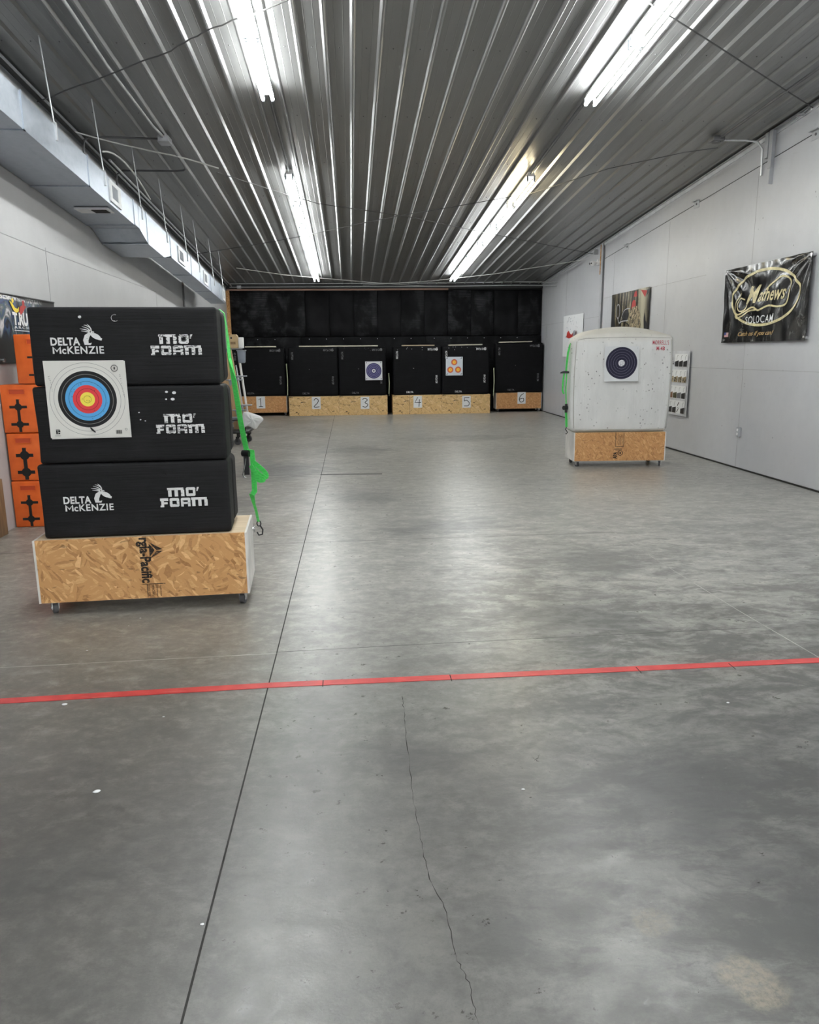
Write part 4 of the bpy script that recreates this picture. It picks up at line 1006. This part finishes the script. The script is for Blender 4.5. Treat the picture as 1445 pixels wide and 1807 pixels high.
# ================================================================ LEFT TARGET FOAM
cr, sr = math.cos(LRZ), math.sin(LRZ)
def lt(x, y): return (LBX+x*cr-y*sr, LBY+x*sr+y*cr)
def foam_block(lab, x0, x1, z0, z1, tilt=0., dep=.45):
    o = lt(x0, .03); t = thing('foam_block', lab, 'foam target', (o[0], o[1], z0), LRZ, 'black foam blocks of the front target')
    Wd = x1-x0; H = z1-z0
    sd = int(z0*100)
    def warp(p):
        n1 = noise.noise(Vector((p.x*3, p.y*3, p.z*3+sd)))*.006; n2 = noise.noise(Vector((p.x*14, p.y*9, p.z*14+sd)))*.002
        k = 1 if p.y < .1 else 0
        return (p.x+(n1 if abs(p.x-Wd/2) > Wd*.45 else 0), p.y+n1*.8+n2, p.z)
    m = MB(); m.rbox(0, 0, 0, Wd, dep*.52, H, .016, 3, 10, warp); m.rbox(.004, dep*.50, 0.001, Wd+.004, dep, H-.006, .04, 4, 6, warp)
    m.build('foam_body', 'foam', t); return t, Wd, H
ob, Wd, H = foam_block('black foam block with crisp white print, bottom of the front stack', .058, 1.088, .449, .868)
m = MB(); delta(m, .125, .155, .265, -.0095); m.build('white_lettering', 'print', ob, label='white DELTA McKENZIE print')
m = MB(); mofoam(m, .645, .16, .262, .110, -.0095); m.build('white_lettering', 'print', ob, label='white MO FOAM print')
om, Wd, H = foam_block('black foam block, middle of the front target, with scuffed MO FOAM print', .078, 1.088, .872, 1.292)
m = MB(); mofoam(m, .635, .155, .262, .108, -.0095); m.build('white_lettering', 'print_worn', om, label='scuffed white MO FOAM print')
m = MB()
for x, z, r in ((.705, .385, .006), (.745, .380, .008), (.735, .345, .008), (.70, .345, .004), (.55, .275, .003), (.555, .235, .003), (.58, .228, .003)): m.ell(x, z, r*1.4, r, y=-.0095, n=7)
m.build('torn_spots', 'paper_white', om, label='white torn spots')
ot, Wd, H = foam_block('black foam block, topmost of the front target, above the coloured paper target', .095, 1.075, 1.296, 1.712)
m = MB(); delta(m, .108, .172, .270, -.0095); m.build('white_lettering', 'print', ot, label='white DELTA McKENZIE print')
m = MB(); mofoam(m, .622, .160, .270, .110, -.0095); m.build('white_lettering', 'print_worn', ot, label='white MO FOAM print')
# pins
o = lt(.29+.095-.02, .02); pn = MB(); pn.cyl((0, 0, 0), (0, -.014, 0), .0075, .006); pn.cyl((0, .012, 0), (0, 0, 0), .002)
pn = pn.build('push_pin', 'paper_white'); pn.location = (o[0], o[1], 1.659); pn.rotation_euler = (0, 0, LRZ); tag(pn, 'white push pin stuck near the top edge of the topmost foam block', 'pin')
o = lt(.545, .016); hk = MB(); hk.tube([(.018*math.cos(a), -.006*math.sin(a*.5), .018*math.sin(a)) for a in [i*PI/8 for i in range(3, 15)]], .0016)
hk = hk.build('wire_hook', 'chrome'); hk.location = (o[0], o[1], 1.653); hk.rotation_euler = (0, 0, LRZ); tag(hk, 'thin curved wire hook in the face of the topmost foam block', 'hook')
# paper target
FW = .418
tgm = rings('printed_target_rings', [(0, 0)], .16, [(.1525, (.012, .012, .014)), (.1155, (.10, .38, .72)), (.0765, (.72, .055, .065)), (.0385, (.86, .72, .10))],
            lines=[(.195, (.25, .25, .25)), (.1735, (.25, .25, .25)), (.134, (.35, .35, .33)), (.096, (.02, .05, .12)), (.0575, (.15, .01, .02)), (.0195, (.3, .25, .03))], holes=62, lw=.0009)
o = lt(.366+.0, .012); tf = thing('paper_target', 'paper target with yellow, red, blue and black rings on the black foam blocks', 'paper target', (o[0], o[1], 1.224), LRZ)
def paper(y, dx, dz, rot=0., hw=.208, hh=.207):
    m = MB()
    def fn(a, c):
        x = (a-.5)*2*hw; z = (c-.5)*2*hh; curl = .010*max(0, (z/hh)-.8)+.006*max(0, abs(x)/hw-.85)
        return (x*math.cos(rot)-z*math.sin(rot)+dx, y-curl, x*math.sin(rot)+z*math.cos(rot)+dz)
    m.grid(fn, 20, 20); nn = len(m.v)
    m.grid(lambda a, c: (lambda p: (p[0], p[1]+.0012, p[2]))(fn(1-a, c)), 20, 20)
    return m
paper(0, -.002, .0, .0).build('target_sheet', tgm, tf)
paper(.003, .003, -.005, .004, .209, .2075).build('backing_sheet', 'paper', tf, label='second sheet behind')
m = MB(); y_ = -.006
rs = random.Random(4)
def scribble(x, z, n, step, hgt, dx=0.):
    for i in range(n):
        zz = z-step*i; xx = x+dx*i
        m.stroke([(xx+rs.uniform(0, hgt), zz+rs.uniform(-.003, .003)) for _ in range(4)], .0011, y_)
scribble(-.190, .125, 8, .011, .011, .0012); scribble(.176, .130, 12, .011, .009, .0013)
m.build('handwriting', 'black', tf, label='small pen scribbles')
m = MB(); m.ell(.155, .165, .017, .017, .003, y_, n=20); m.ell(.155, .165, .004, .008, None, y_, n=8); m.rect(-.178, -.185, -.170, -.165, y_); m.rect(-.167, -.185, -.158, -.178, y_); m.rect(-.167, -.174, -.156, -.165, y_); m.rect(-.178, -.163, -.158, -.160, y_)
for i in range(9): m.rect(.135+i*.0035, -.190, .1365+i*.0035+(i % 3)*.0005, -.170, y_)
m.ell(.19, -.166, .006, .006, .0012, y_, n=12); m.rect(-.185, -.196, -.155, -.1945, y_)
m.build('printed_marks', 'black', tf)
m = MB(); m.stroke([(.003, -.153), (.012, -.165), (.028, -.180)], [.006, .011, .006], y_-.002); m.build('black_tear', 'black', tf, label='black torn slit')

# ---- green ratchet strap
def w3(lx, ly, z): p = lt(lx, ly); return Vector((p[0], p[1], z))
sp = w3(1.10, .27, 0); gs = thing('ratchet_strap', 'green ratchet strap down the right side of the front foam target', 'strap', (sp.x, sp.y, 0), 0)
def S(lx, ly, z): q = w3(lx, ly, z); return (q.x-sp.x, q.y-sp.y, z)
wdv = Vector((.9, -.45, 0))
m = MB(); m.ribbon([S(.3, .26, 1.718), S(.8, .26, 1.718), S(1.04, .26, 1.716)], .03, (0, 1, 0), .003)
m.ribbon([S(1.07, .26, 1.712), S(1.096, .26, 1.69), S(1.104, .27, 1.60), S(1.11, .27, 1.45)], .03, [(0, 1, 0), (0, 1, 0), (.2, 1, 0), (.5, .8, 0)], .003)
m.ribbon([S(1.11, .27, 1.45), S(1.13, .27, 1.30), S(1.155, .28, 1.05), S(1.178, .29, .89)], [.03, .034, .036, .036], [(.5, .8, 0), tuple(wdv), tuple(wdv), tuple(wdv)], .003)
m.ribbon([S(1.195, .29, .62), S(1.205, .31, .55), S(1.215, .33, .50), S(1.222, .36, .43)], [.036, .02, .018, .018], tuple(wdv), .003)
m.build('webbing', 'strap', gs)
m = MB()
m.ribbon([S(1.185, .285, .89), S(1.21, .28, .885), S(1.215, .275, .80), S(1.215, .27, .72), S(1.215, .27, .64), S(1.20, .27, .62)], .036, tuple(wdv), .003)
lp = [S(1.215, .27, .82), S(1.25, .26, .79), S(1.285, .25, .755), S(1.29, .25, .73), S(1.26, .26, .735), S(1.225, .27, .77)]
def crv3(P, n=6):
    a = crv([(p[0], p[1]) for p in P], n); c = crv([(p[0], p[2]) for p in P], n); return [(u[0], u[1], w_[1]) for u, w_ in zip(a, c)]
m.ribbon(crv3(lp), .030, (.5, -.3, .8), .003); lp2 = [S(1.20, .27, .80), S(1.235, .25, .74), S(1.275, .24, .715), S(1.245, .25, .71), S(1.215, .265, .74)]
m.ribbon(crv3(lp2), .028, (.5, -.3, .8), .003); m.build('loose_loops', 'strap', gs)
rt = MB(); a = Vector(S(1.175, .29, .87)); rt.cyl(a+Vector((-.022, .01, 0)), a+Vector((.022, -.01, 0)), .020); rt.box(a.x-.016, a.y-.01, a.z-.13, a.x+.014, a.y+.02, a.z+.01); rt.build('ratchet', 'black', gs)
m = MB(); m.tube([S(1.172, .28, .84), S(1.160, .28, .78), S(1.150, .28, .74), S(1.158, .28, .725), S(1.172, .28, .722)], .0035); m.build('ratchet_handle', 'chrome', gs)
m = MB(); b0 = S(1.224, .37, .43); m.tube([(b0[0]+.012*math.cos(t), b0[1], b0[2]-.015+.017*math.sin(t)) for t in [i*PI/8 for i in range(16)]], .004, close=True)
m.tube([(b0[0]+.008, b0[1], b0[2]-.03), (b0[0]+.022, b0[1], b0[2]-.055), (b0[0]+.018, b0[1], b0[2]-.085), (b0[0]-.004, b0[1], b0[2]-.09), (b0[0]-.014, b0[1], b0[2]-.07)], .005); m.build('hook', 'black', gs)

# ================================================================ WHITE BAG TARGET
cm, sm_ = math.cos(MRZ), math.sin(MRZ)
def mt(x, y): return (MBX+x*cm-y*sm_, MBY+x*sm_+y*cm)
o = mt(-.035, .03); bg = thing('bag_target', 'large square white bag target with red lettering on the right rolling base', 'bag target', (o[0], o[1], .449), MRZ)
BGW, BGH, BGD = 1.235, 1.20, .38
def bagw(p):
    x, y, z = p; u = x/BGW; v_ = z/BGH; wd_ = y/BGD
    bul = .03*math.sin(PI*min(1, max(0, u)))*math.sin(PI*min(1, max(0, v_)))
    y2 = y-bul if wd_ < .5 else y+bul
    z2 = z+(.115*(.12+.88*min(1, max(0, wd_*2.2)))*math.sin(PI*min(1, max(0, u)))**.8*(v_**6) if v_ > 0 else 0) - .03*(1-min(1, u/.12))*(v_**6)
    x2 = x+(.02*v_)*(u) + .022*math.sin(v_*PI)*(-1 if u < .1 else (1 if u > .9 else 0))
    nn = noise.noise(Vector((x*5, y*4, z*3)))*.010+noise.noise(Vector((x*16, y*4, z*7)))*.004
    return (x2, y2+nn, z2)
m = MB(); m.rbox(0, 0, 0, BGW, BGD, BGH, .055, 5, 18, bagw); m.build('bag_body', 'bag', bg)
def edgeline(pts, r=.007): return [bagw(Vector(p)) for p in pts]
m = MB(); n_ = 24
for x_ in (.035, BGW-.035): m.tube(edgeline([(x_, .004, .05+(BGH-.1)*i/n_) for i in range(n_+1)]), .006)
m.tube(edgeline([(.05+(BGW-.1)*i/n_, .006, BGH-.035) for i in range(n_+1)]), .006); m.tube(edgeline([(.05+(BGW-.1)*i/n_, .006, .03) for i in range(n_+1)]), .006)
M['bag_seam'] = plain('dirty_seam', (.46, .45, .42), .7); m.build('stitched_piping', 'bag_seam', bg)
m = MB(); m.text("MORRELL'S", .965, 1.085, .05, -.004, width=.20, bold=.002, space=1.12); m.text('M-48', 1.02, 1.015, .05, -.004, width=.095, bold=.002)
m.v = [tuple(bagw(Vector(p))) for p in m.v]
m.build('red_lettering', 'ink_red', bg)
tg2 = rings('navy_target_print', [(0, .01)], .19, [(.197, (.014, .012, .035)), (.040, (.66, .66, .68))], lines=[(r, (.22, .22, .29)) for r in (.072, .103, .134, .166)][:4]+[(.018, (.1, .1, .12))], paper=(.66, .67, .68), lw=.0012, holes=26)
p = mt(.555, -.022); pt = thing('paper_target', 'paper target with large navy rings pinned to the white bag target', 'paper target', (p[0], p[1], 1.305), MRZ)
def psheet(hw, hh, mat, par, holes=0, curl=0.02):
    m = MB()
    fn = lambda a, c: ((a-.5)*2*hw, -curl*max(0, 1-c*2.5)**2, (c-.5)*2*hh)
    m.grid(fn, 10, 14); m.grid(lambda a, c: (lambda q: (q[0], q[1]+.0015, q[2]))(fn(1-a, c)), 10, 14)
    return m.build('target_sheet', mat, par)
psheet(.215, .215, tg2, pt)
m = MB(); m.rect(-.205, -.185, -.195, -.175, -.002); m.ell(.13, -.18, .008, .008, .002, -.002, n=12); m.rect(.155, -.188, .172, -.172, -.004); m.rect(.178, -.188, .195, -.172, -.004); m.text('1', .19, .185, .014, -.002); m.build('printed_marks', 'black', pt)
# its strap
sp2 = mt(-.04, .25); g2 = thing('ratchet_strap', 'green ratchet strap with black buckle on the left side of white bag target', 'strap', (sp2[0], sp2[1], 0), MRZ)
wv2 = (.8, .6, 0)
m = MB(); m.ribbon([(.035, -.02, 1.60), (-.005, -.03, 1.54), (-.030, -.04, 1.45), (-.045, -.05, 1.30), (-.05, -.05, 1.20)], [.03, .034, .036, .036, .03], wv2, .003)
m.ribbon([(-.04, -.05, 1.19), (-.045, -.05, 1.0), (-.035, -.05, .80)], .02, wv2, .003); m.ribbon([(-.035, -.05, .72), (-.025, -.05, .60), (-.02, -.05, .50)], .04, wv2, .003)
m.ribbon([(-.075, -.06, 1.19), (-.085, -.06, 1.1), (-.09, -.06, .97), (-.07, -.06, .93)], .03, wv2, .003); m.build('webbing', 'strap', g2)
m = MB(); m.cyl((-.07, -.07, .75), (0, -.03, .75), .028); m.box(-.05, -.07, .69, -.02, -.04, .80); m.build('ratchet', 'black', g2)
m = MB(); m.ell(0, 0, .07, .03, None, 0, n=14, a0=0, a1=PI, th=.012); m.v = [(x-.06, y-.06, z+1.19) for x, y, z in m.v]; m.build('edge_guard', 'black', g2)
m = MB(); m.tube([(-.02, -.05, .50), (-.03, -.05, .47), (-.015, -.05, .45), (-.005, -.05, .43), (-.02, -.05, .41), (-.03, -.05, .42)], .006); m.build('hook', 'black', g2)

# ================================================================ FAR TARGETS
far = [  # x0, x1, y, casters, osb, label
    (-2.80, -1.56, 18.55, True, 'osb2'), (-1.50, -.295, 18.4, False, 'osb3'), (-.290, .885, 18.4, False, 'osb3'),
    (1.015, 2.222, 18.4, False, 'osb3'), (2.227, 3.42, 18.4, False, 'osb3'), (3.62, 4.78, 18.68, True, 'osb2')]
numw = ['1', '2', '3', '4', '5', '6']
for i, (x0, x1, y, cs, osb) in enumerate(far):
    n = numw[i]; wd = x1-x0
    if cs: bs = base('%s OSB rolling base at the far wall bearing number %s' % ('orange-brown', n), x0, y, 0, wd, .475, .34, osb, 'whitewash', group='numbered wooden bases at the far wall')
    else: bs = base('flecked OSB base on the floor at the far wall bearing number %s' % n, x0, y, 0, wd, .465, .50, osb, 'osb3', casters=False, group='numbered wooden bases at the far wall', seamx=(.41 if i == 3 else None))
    # number card
    cx = (-2.19, -.844, .336, 1.626, 2.831, 4.27)[i]; zc = (.33, .309, .293, .303, .286, .345)[i]
    nc = thing('number_card', 'white paper card with a black handwritten %s, on a wooden base at far wall' % ('one', 'two', 'three', 'four', 'five', 'six')[i], 'number card', (cx, y-.002, zc), 0, None)
    MB().box(-.105, -.002, -.145, .105, 0, .145).build('card', 'paper_white', nc)
    m = MB(); ww = .017; Y_ = -.0022
    if n == '1': m.stroke([(-.045, .065), (.0, .10), (.0, -.10)], ww, Y_); m.rect(-.05, -.11, .05, -.095, Y_)
    elif n == '2': m.stroke(crv([(-.055, .06), (-.01, .105), (.05, .07), (.03, 0), (-.055, -.095), (.075, -.095)], 6), ww, Y_)
    elif n == '3': m.stroke(crv([(-.06, .085), (.0, .11), (.06, .07), (.0, .01), (.07, -.04), (.02, -.10), (-.06, -.085)], 6), ww, Y_)
    elif n == '4': m.stroke([(.0, .11), (-.07, -.02), (.08, -.02)], ww, Y_); m.stroke([(.045, .06), (.03, -.12)], ww, Y_)
    elif n == '5': m.stroke([(.07, .10), (-.05, .10), (-.055, .02)], ww, Y_); m.stroke(crv([(-.055, .02), (.01, .035), (.07, -.03), (.04, -.095), (-.06, -.10)], 6), ww, Y_)
    else: m.stroke(crv([(.05, .11), (-.02, .06), (-.06, -.03), (-.02, -.105), (.05, -.075), (.04, -.01), (-.05, -.03)], 6), ww, Y_)
    m.build('numeral', 'black', nc, label='black handwritten %s' % n)
    # foam
    zt_ = 1.635 if i not in (5,) else 1.70
    fx0, fx1 = x0+(.02 if i in (1, 3) else .005), x1-(.02 if i in (2, 4) else .005)
    if i == 0: fx0 = x0-.05
    if i == 5: fx0, fx1 = x0-.03, x1+.02
    F = thing('foam_target', 'square black foam target standing on the far base numbered %s' % n, 'foam target', (fx0, y+.03, .478 if cs else .468), 0, 'black foam targets at the far wall')
    Wf, Hf = fx1-fx0, zt_-(.478 if cs else .468)
    sd = i*7
    def wf(p): 
        q = noise.noise(Vector((p.x*3+sd, p.y*3, p.z*3)))*.012
        return (p.x, p.y+q, p.z)
    m = MB(); m.rbox(0, 0, 0, Wf, (.40 if not cs else .29), Hf, .045, 4, 8, wf); m.build('foam_body', 'foam_far', F)
    mat = 'print_worn' if i in (3, 4) else 'print_faint'
    m = MB(); Yt = -.016
    m.text('MO FOAM', Wf*.80, Hf-.055, .05, Yt, width=.2, bold=.03, rot=PI, align='CENTER'); m.ell(Wf*.90, Hf-.075, .03, .04, None, Yt, n=8)
    m.text('MO FOAM', .075, Hf-.12, .05, Yt, width=.18, bold=.03, rot=-PI/2)
    m.text('MO FOAM', Wf-.10, .28, .05, Yt, width=.19, bold=.03, rot=PI/2)
    m.text('DELTA', Wf*.27, .05, .04, Yt, width=.17, bold=.03)
    if i in (2, 3, 4):
        r = random.Random(i)
        for k_ in range(9): m.ell(r.uniform(.1, Wf*.9), Hf-r.uniform(.02, .1), .008, .005, None, Yt, n=6)
    m.ell(Wf*.42, Hf*.55, .010, .008, None, Yt, n=6)
    m.build('small_lettering', mat, F)
# cream boards along the tops
for i, (a, c, z) in enumerate(((-2.50, -1.78, 1.638), (-1.22, .68, 1.638), (1.27, 2.06, 1.638), (2.42, 3.24, 1.638), (3.74, 4.55, 1.703))):
    lab = ('pale thin board resting on top of black target 1', 'long pale board resting across tops of black targets 2 and 3', 'tan thin board on top of black target 4', 'pale thin board on top of black target 5', 'pale thin board on top of black target 6')[i]
    m = MB(); m.rbox(0, 0, 0, c-a, .22, .026, .004, 1); o = m.build('thin_board', 'pine' if i == 2 else 'cream_board')
    o.location = (a, 18.55 if i not in (5, ) else 18.8, z); 
    if i == 4: o.location.y = 18.85
    if i in (3, 4): o.rotation_euler = (0, -.012, 0); 
    tag(o, lab, 'board', 'thin boards on the far targets')
# far paper targets
t3 = rings('purple_target_print', [(0, 0)], .18, [(.185, (.05, .045, .14)), (.157, (.20, .19, .36)), (.147, (.05, .045, .14)), (.122, (.20, .19, .36)), (.112, (.05, .045, .14)), (.088, (.20, .19, .36)), (.078, (.05, .045, .14)), (.045, (.66, .66, .68)), (.02, (.1, .1, .15))], paper=(.66, .66, .69))
q = thing('paper_target', 'white paper target with purple rings on black target 3', 'paper target', (.565, 18.40, 1.06), 0)
psheet(.205, .222, t3, q, curl=.0)
m = MB()
for x, z in ((-.175, .19), (.175, .19), (-.175, -.19), (.175, -.19)): m.ell(x, z, .012, .012, None, -.001, n=8)
m.build('corner_dots', 'black', q)
t5 = rings('three_spot_print', [(0, .095), (-.095, -.085), (.095, -.085)], .1, [(.078, (.62, .36, .34)), (.070, (.55, .10, .07)), (.050, (.85, .33, .04)), (.030, (.90, .62, .08)), (.010, (.25, .05, .02))], paper=(.60, .64, .70))
q = thing('paper_target', 'pale paper target with three small orange bullseyes on black target 5', 'paper target', (2.525, 18.40, 1.150), 0)
psheet(.207, .222, t5, q, curl=.0)
m = MB()
for x, z in ((-.175, .19), (.175, .19), (-.175, -.19), (.175, -.19)): m.stroke([(x-.015, z-.015), (x+.015, z+.015)], .014, -.001)
m.build('corner_dots', 'black', q)
# straps between the far targets
for i, (x, zt0, zb0) in enumerate(((-1.530, 1.25, .50), (.93, 1.0, .5), (3.52, 1.1, .42))):
    m = MB(); m.ribbon([(0, 0, zt0), (.012, 0, (zt0+zb0)/2), (0, .0, zb0)], .022, (1, 0, 0), .004); m.tube([(0, 0, zb0), (.01, 0, zb0-.03), (-.005, 0, zb0-.05)], .004)
    o = m.build('tie_down_strap', 'strap_dull'); o.location = (x, 18.50, 0)
    tag(o, ('narrow dull strap hanging in the gap between black targets 1 and 2', 'narrow dull strap hanging in the gap between black targets 3 and 4', 'narrow dull strap hanging in the gap between black targets 5 and 6')[i], 'strap', 'straps between the far targets')

# rubber mats on the end wall
mx = [-2.87, -1.07, -.482, .114, .698, 1.285, 1.870, 2.453, 3.034, 3.618, 4.22, 4.82]
for i, (a, c) in enumerate(zip(mx, mx[1:])):
    m = MB(); sd = i*3
    m.rbox(0, 0, 0, c-a-.006, .02, 1.09, .004, 1, 4, lambda p: (p.x, p.y-.010*abs(noise.noise(Vector((p.x*2+sd, 0, p.z*2)))), p.z))
    o = m.build('rubber_mat', 'mat'); o.location = (a+.003, 19.075 if i % 2 else 19.085, 1.893)
    lab = ['wide black rubber mat hanging at the upper left of the end wall'] + ['narrow black rubber mat high on end wall, %s to the right of the wide mat' % s for s in ('first', 'second', 'third', 'fourth', 'fifth', 'sixth', 'seventh', 'eighth', 'ninth')] + ['black rubber mat hanging high on the end wall in the right-hand corner']
    tag(o, lab[i], 'rubber mat', 'rubber mats on the end wall')
for i, (a, c) in enumerate(((-2.87, -1.2), (-1.19, 1.9), (1.91, 4.82))):
    m = MB(); m.rbox(0, 0, 0, c-a, .02, 1.87, .004, 1); o = m.build('rubber_mat', 'mat'); o.location = (a, 19.06, .01)
    tag(o, 'black rubber sheet on lower end wall behind the targets, %s' % ('left part', 'middle part', 'right part')[i], 'rubber mat', 'lower rubber sheets on the end wall')
    m = MB()
    for k in range(int((c-a)/.42)): m.cyl((.2+k*.42, 0, 1.82), (.2+k*.42, -.008, 1.82), .010, n=8)
    m.build('fixing_screw', 'steelgrey', o)

# ================================================================ BOW RACK
rk = thing('rolling_rack', 'wheeled rack of leaning wooden boards and grey arms behind the front target', 'rack', (-1.95, 12.6, 0))
def board(x0, z0, x1, z1, y, wd=.09, th=.04, mat='pine_v', name='upright_board'):
    m = MB(); dx = x1-x0; dz = z1-z0; L = math.hypot(dx, dz); ang = math.atan2(dx, dz)
    m.rbox(-wd/2, -th/2, 0, wd/2, th/2, L, .006, 1, mat=Matrix.Translation((x0, y, z0)) @ Matrix.Rotation(ang, 4, 'Y')); return m.build(name, mat, rk)
board(.15, .22, -.02, 1.54, 0, .11); board(.02, .22, -.15, 1.50, .25, .09); board(-.12, .30, -.25, 1.45, .5, .09)
board(.235, .40, .14, 1.36, .10, .035, .03, 'white', 'white_pole'); board(.19, .42, .10, 1.30, -.05, .02, .02, 'conduit', 'white_pole')
for x, z, L in ((-.05, 1.565, .26), (.02, 1.07, .17), (.12, 1.13, .14), (.10, .58, .12), (.16, .66, .16), (.02, .46, .22)):
    m = MB(); m.rbox(x-.10, -.08, z-.018, x+L, .03, z, .008, 2); m.add([(x-.06, -.03, z-.018), (x+.06, -.03, z-.018), (x-.04, -.03, z-.11), (x-.06, .0, z-.018), (x+.06, .0, z-.018), (x-.04, .0, z-.11)], [(0, 2, 1), (3, 4, 5), (0, 1, 4, 3), (1, 2, 5, 4), (2, 0, 3, 5)]); m.build('support_arm', 'greym', rk)
m = MB(); m.rbox(-.3, -.12, .19, .26, .62, .235, .008, 1); m.tube([(-.25, -.1, .40), (.22, -.1, .42), (.24, .5, .42)], .012); m.tube([(.20, -.1, .22), (.22, -.1, .42)], .012); m.build('base_frame', 'black', rk)
for x, y in ((.08, -.08), (.20, .40), (-.25, -.05)):
    c = MB(); c.box(-.02, -.02, .13, .02, .02, .19); c.box(-.022, .0, .05, -.016, .04, .14); c.box(.016, .0, .05, .022, .04, .14)
    f = c.build('caster', 'black', rk); f.location = (x, y, 0); f.rotation_euler = (0, 0, 1.1)
    MB().cyl((-.014, .02, .055), (.014, .02, .055), .055, n=24).build('wheel', 'rubber', f)
bx = thing('cardboard_box', 'small brown cardboard box with a hole, on top of the wheeled rack', 'box', (-1.95, 12.50, 1.567))
m = MB(); Wb, Hb, Db = .155, .215, .12; pf = [(0, 0), (Wb, 0), (Wb, Hb*.85), (Wb*.85, Hb), (Wb*.35, Hb), (Wb*.1, Hb*.88), (0, Hb*.86)]
m.add([(x, 0, z) for x, z in pf]+[(x, Db, z) for x, z in pf], [tuple(range(7)), tuple(reversed(range(7, 14)))]+[(i, 7+i, 7+(i+1) % 7, (i+1) % 7) for i in range(7)]); m.build('box_body', 'cardboard', bx)
MB().ell(.055, .16, .016, .016, None, -.0005, n=14).build('round_hole', 'black', bx); MB().rect(.04, .06, .12, .10, -.0005).build('printed_panel', 'brown_wood', bx)
wbx = MB(); wbx.rbox(0, 0, 0, .075, .12, .17, .006, 2); wbx = wbx.build('white_carton', 'white'); wbx.location = (-1.79, 12.52, 1.567); tag(wbx, 'small white carton beside the cardboard box on the wheeled rack', 'box')
bn_ = thing('plastic_bin', 'blue-grey plastic bin hanging on the wheeled rack under the top arm', 'bin', (-1.80, 12.47, 1.33))
m = MB(); m.rbox(0, 0, 0, .10, .14, .20, .02, 3, 0, lambda p: (p.x+(p.x-.05)*.25*(p.z/.2), p.y, p.z)); m.build('bin_body', 'greybin', bn_); MB().rbox(-.02, -.01, .19, .12, .15, .205, .005, 2).build('rim', 'greym', bn_)
m = MB()
so = crv([(-.17, .0), (-.15, .12), (-.08, .13), (.02, .10), (.13, .055), (.172, .0), (.115, -.065), (.05, -.148), (.0, -.145), (-.09, -.10), (-.17, -.14), (-.17, .0)], 4)[:-1]
ns = len(so); vv = []; ff = []
for sd_ in (-1, 1):
    for ri in range(6):
        k = 1-ri/6; th_ = .05*math.sqrt(max(0, 1-k*k))
        for ii, (x, z) in enumerate(so):
            cr_ = .012*math.sin(ii*1.1+ri*.9)*(1-k); vv.append((x*k, sd_*(th_+cr_), z*k))
    vv.append((0, sd_*.09, 0))
for sd_ in (0, 1):
    o_ = sd_*(6*ns+1)
    for ri in range(5):
        for ii in range(ns):
            q_ = (o_+ri*ns+ii, o_+ri*ns+(ii+1) % ns, o_+(ri+1)*ns+(ii+1) % ns, o_+(ri+1)*ns+ii); ff.append(q_ if sd_ else q_[::-1])
    for ii in range(ns):
        q_ = (o_+5*ns+ii, o_+5*ns+(ii+1) % ns, o_+6*ns); ff.append(q_ if sd_ else q_[::-1])
m.add(vv, ff, 0, True); wbg = m.build('white_sack', 'paper_white'); wbg.location = (-1.62, 12.5, .415); tag(wbg, 'rumpled white sack sticking out of the lower rack', 'sack')

# ================================================================ FLOOR ITEMS
tp = thing('floor_tape', 'long red tape line stuck across the grey concrete floor', 'tape')
pts = [(XL+.02, 3.06), (-1.541, 3.111), (-.386, 3.160), (.964, 3.170), (2.2, 3.185), (4.8, 3.20)]
rnd = random.Random(2); bnd = []
for (x0, y0), (x1, y1) in zip(pts, pts[1:]):
    L = max(1, int((x1-x0)/.25))
    for k in range(L): bnd.append((x0+(x1-x0)*k/L, y0+(y1-y0)*k/L+rnd.uniform(-.0012, .0012)))
bnd.append(pts[-1]); cut = [0, 9, 16, len(bnd)-1]
for a, c in zip(cut, cut[1:]):
    m = MB(); m.ribbon([(x, y, .0014) for x, y in bnd[a:c+1]], .052, (0, 1, 0), .0016); m.build('tape_strip', 'tape', tp)
m = MB()
for x in (-.16, .42, 1.3, 1.75): m.box(x, 3.12, .0023, x+.004, 3.19, .0027)
m.build('tape_crease', 'joint', tp)
crumbs = [(172, 1398, -.894, 2.368, 1.6), (0, 0, -1.25, 3.05, 1.5), (0, 0, -1.22, 4.12, .8), (0, 0, -1.25, 4.0, .6), (0, 0, -1.36, 3.66, .7), (0, 0, -.80, 2.9, .7), (0, 0, -.42, 1.72, .8), (0, 0, .55, 2.25, .8), (0, 0, 1.55, 2.8, .9), (0, 0, 1.0, 5.0, 1.)]
rnd = random.Random(9)
for i, (_, _, x, y, s_) in enumerate(crumbs):
    m = MB(); r0 = .0055*s_
    def cf(a, c, r0=r0, i=i):
        an = a*2*PI; ph = (c-.5)*PI; k = 1+.5*noise.noise(Vector((math.cos(an)*1.5+i, math.sin(an)*1.5, c)))
        return (r0*1.4*math.cos(ph)*math.cos(an)*k, r0*math.cos(ph)*math.sin(an)*k, r0*.35*(1+math.sin(ph)))
    m.grid(cf, 10, 6); o = m.build('foam_crumb', 'paper_white'); o.location = (x, y, 0)
    if i == 0: tag(o, 'largest white foam crumb on the floor in the left foreground', 'crumb')
    else: tag(o, 'tiny white foam crumb lying on the grey concrete floor', 'crumb', 'tiny white crumbs on the floor')
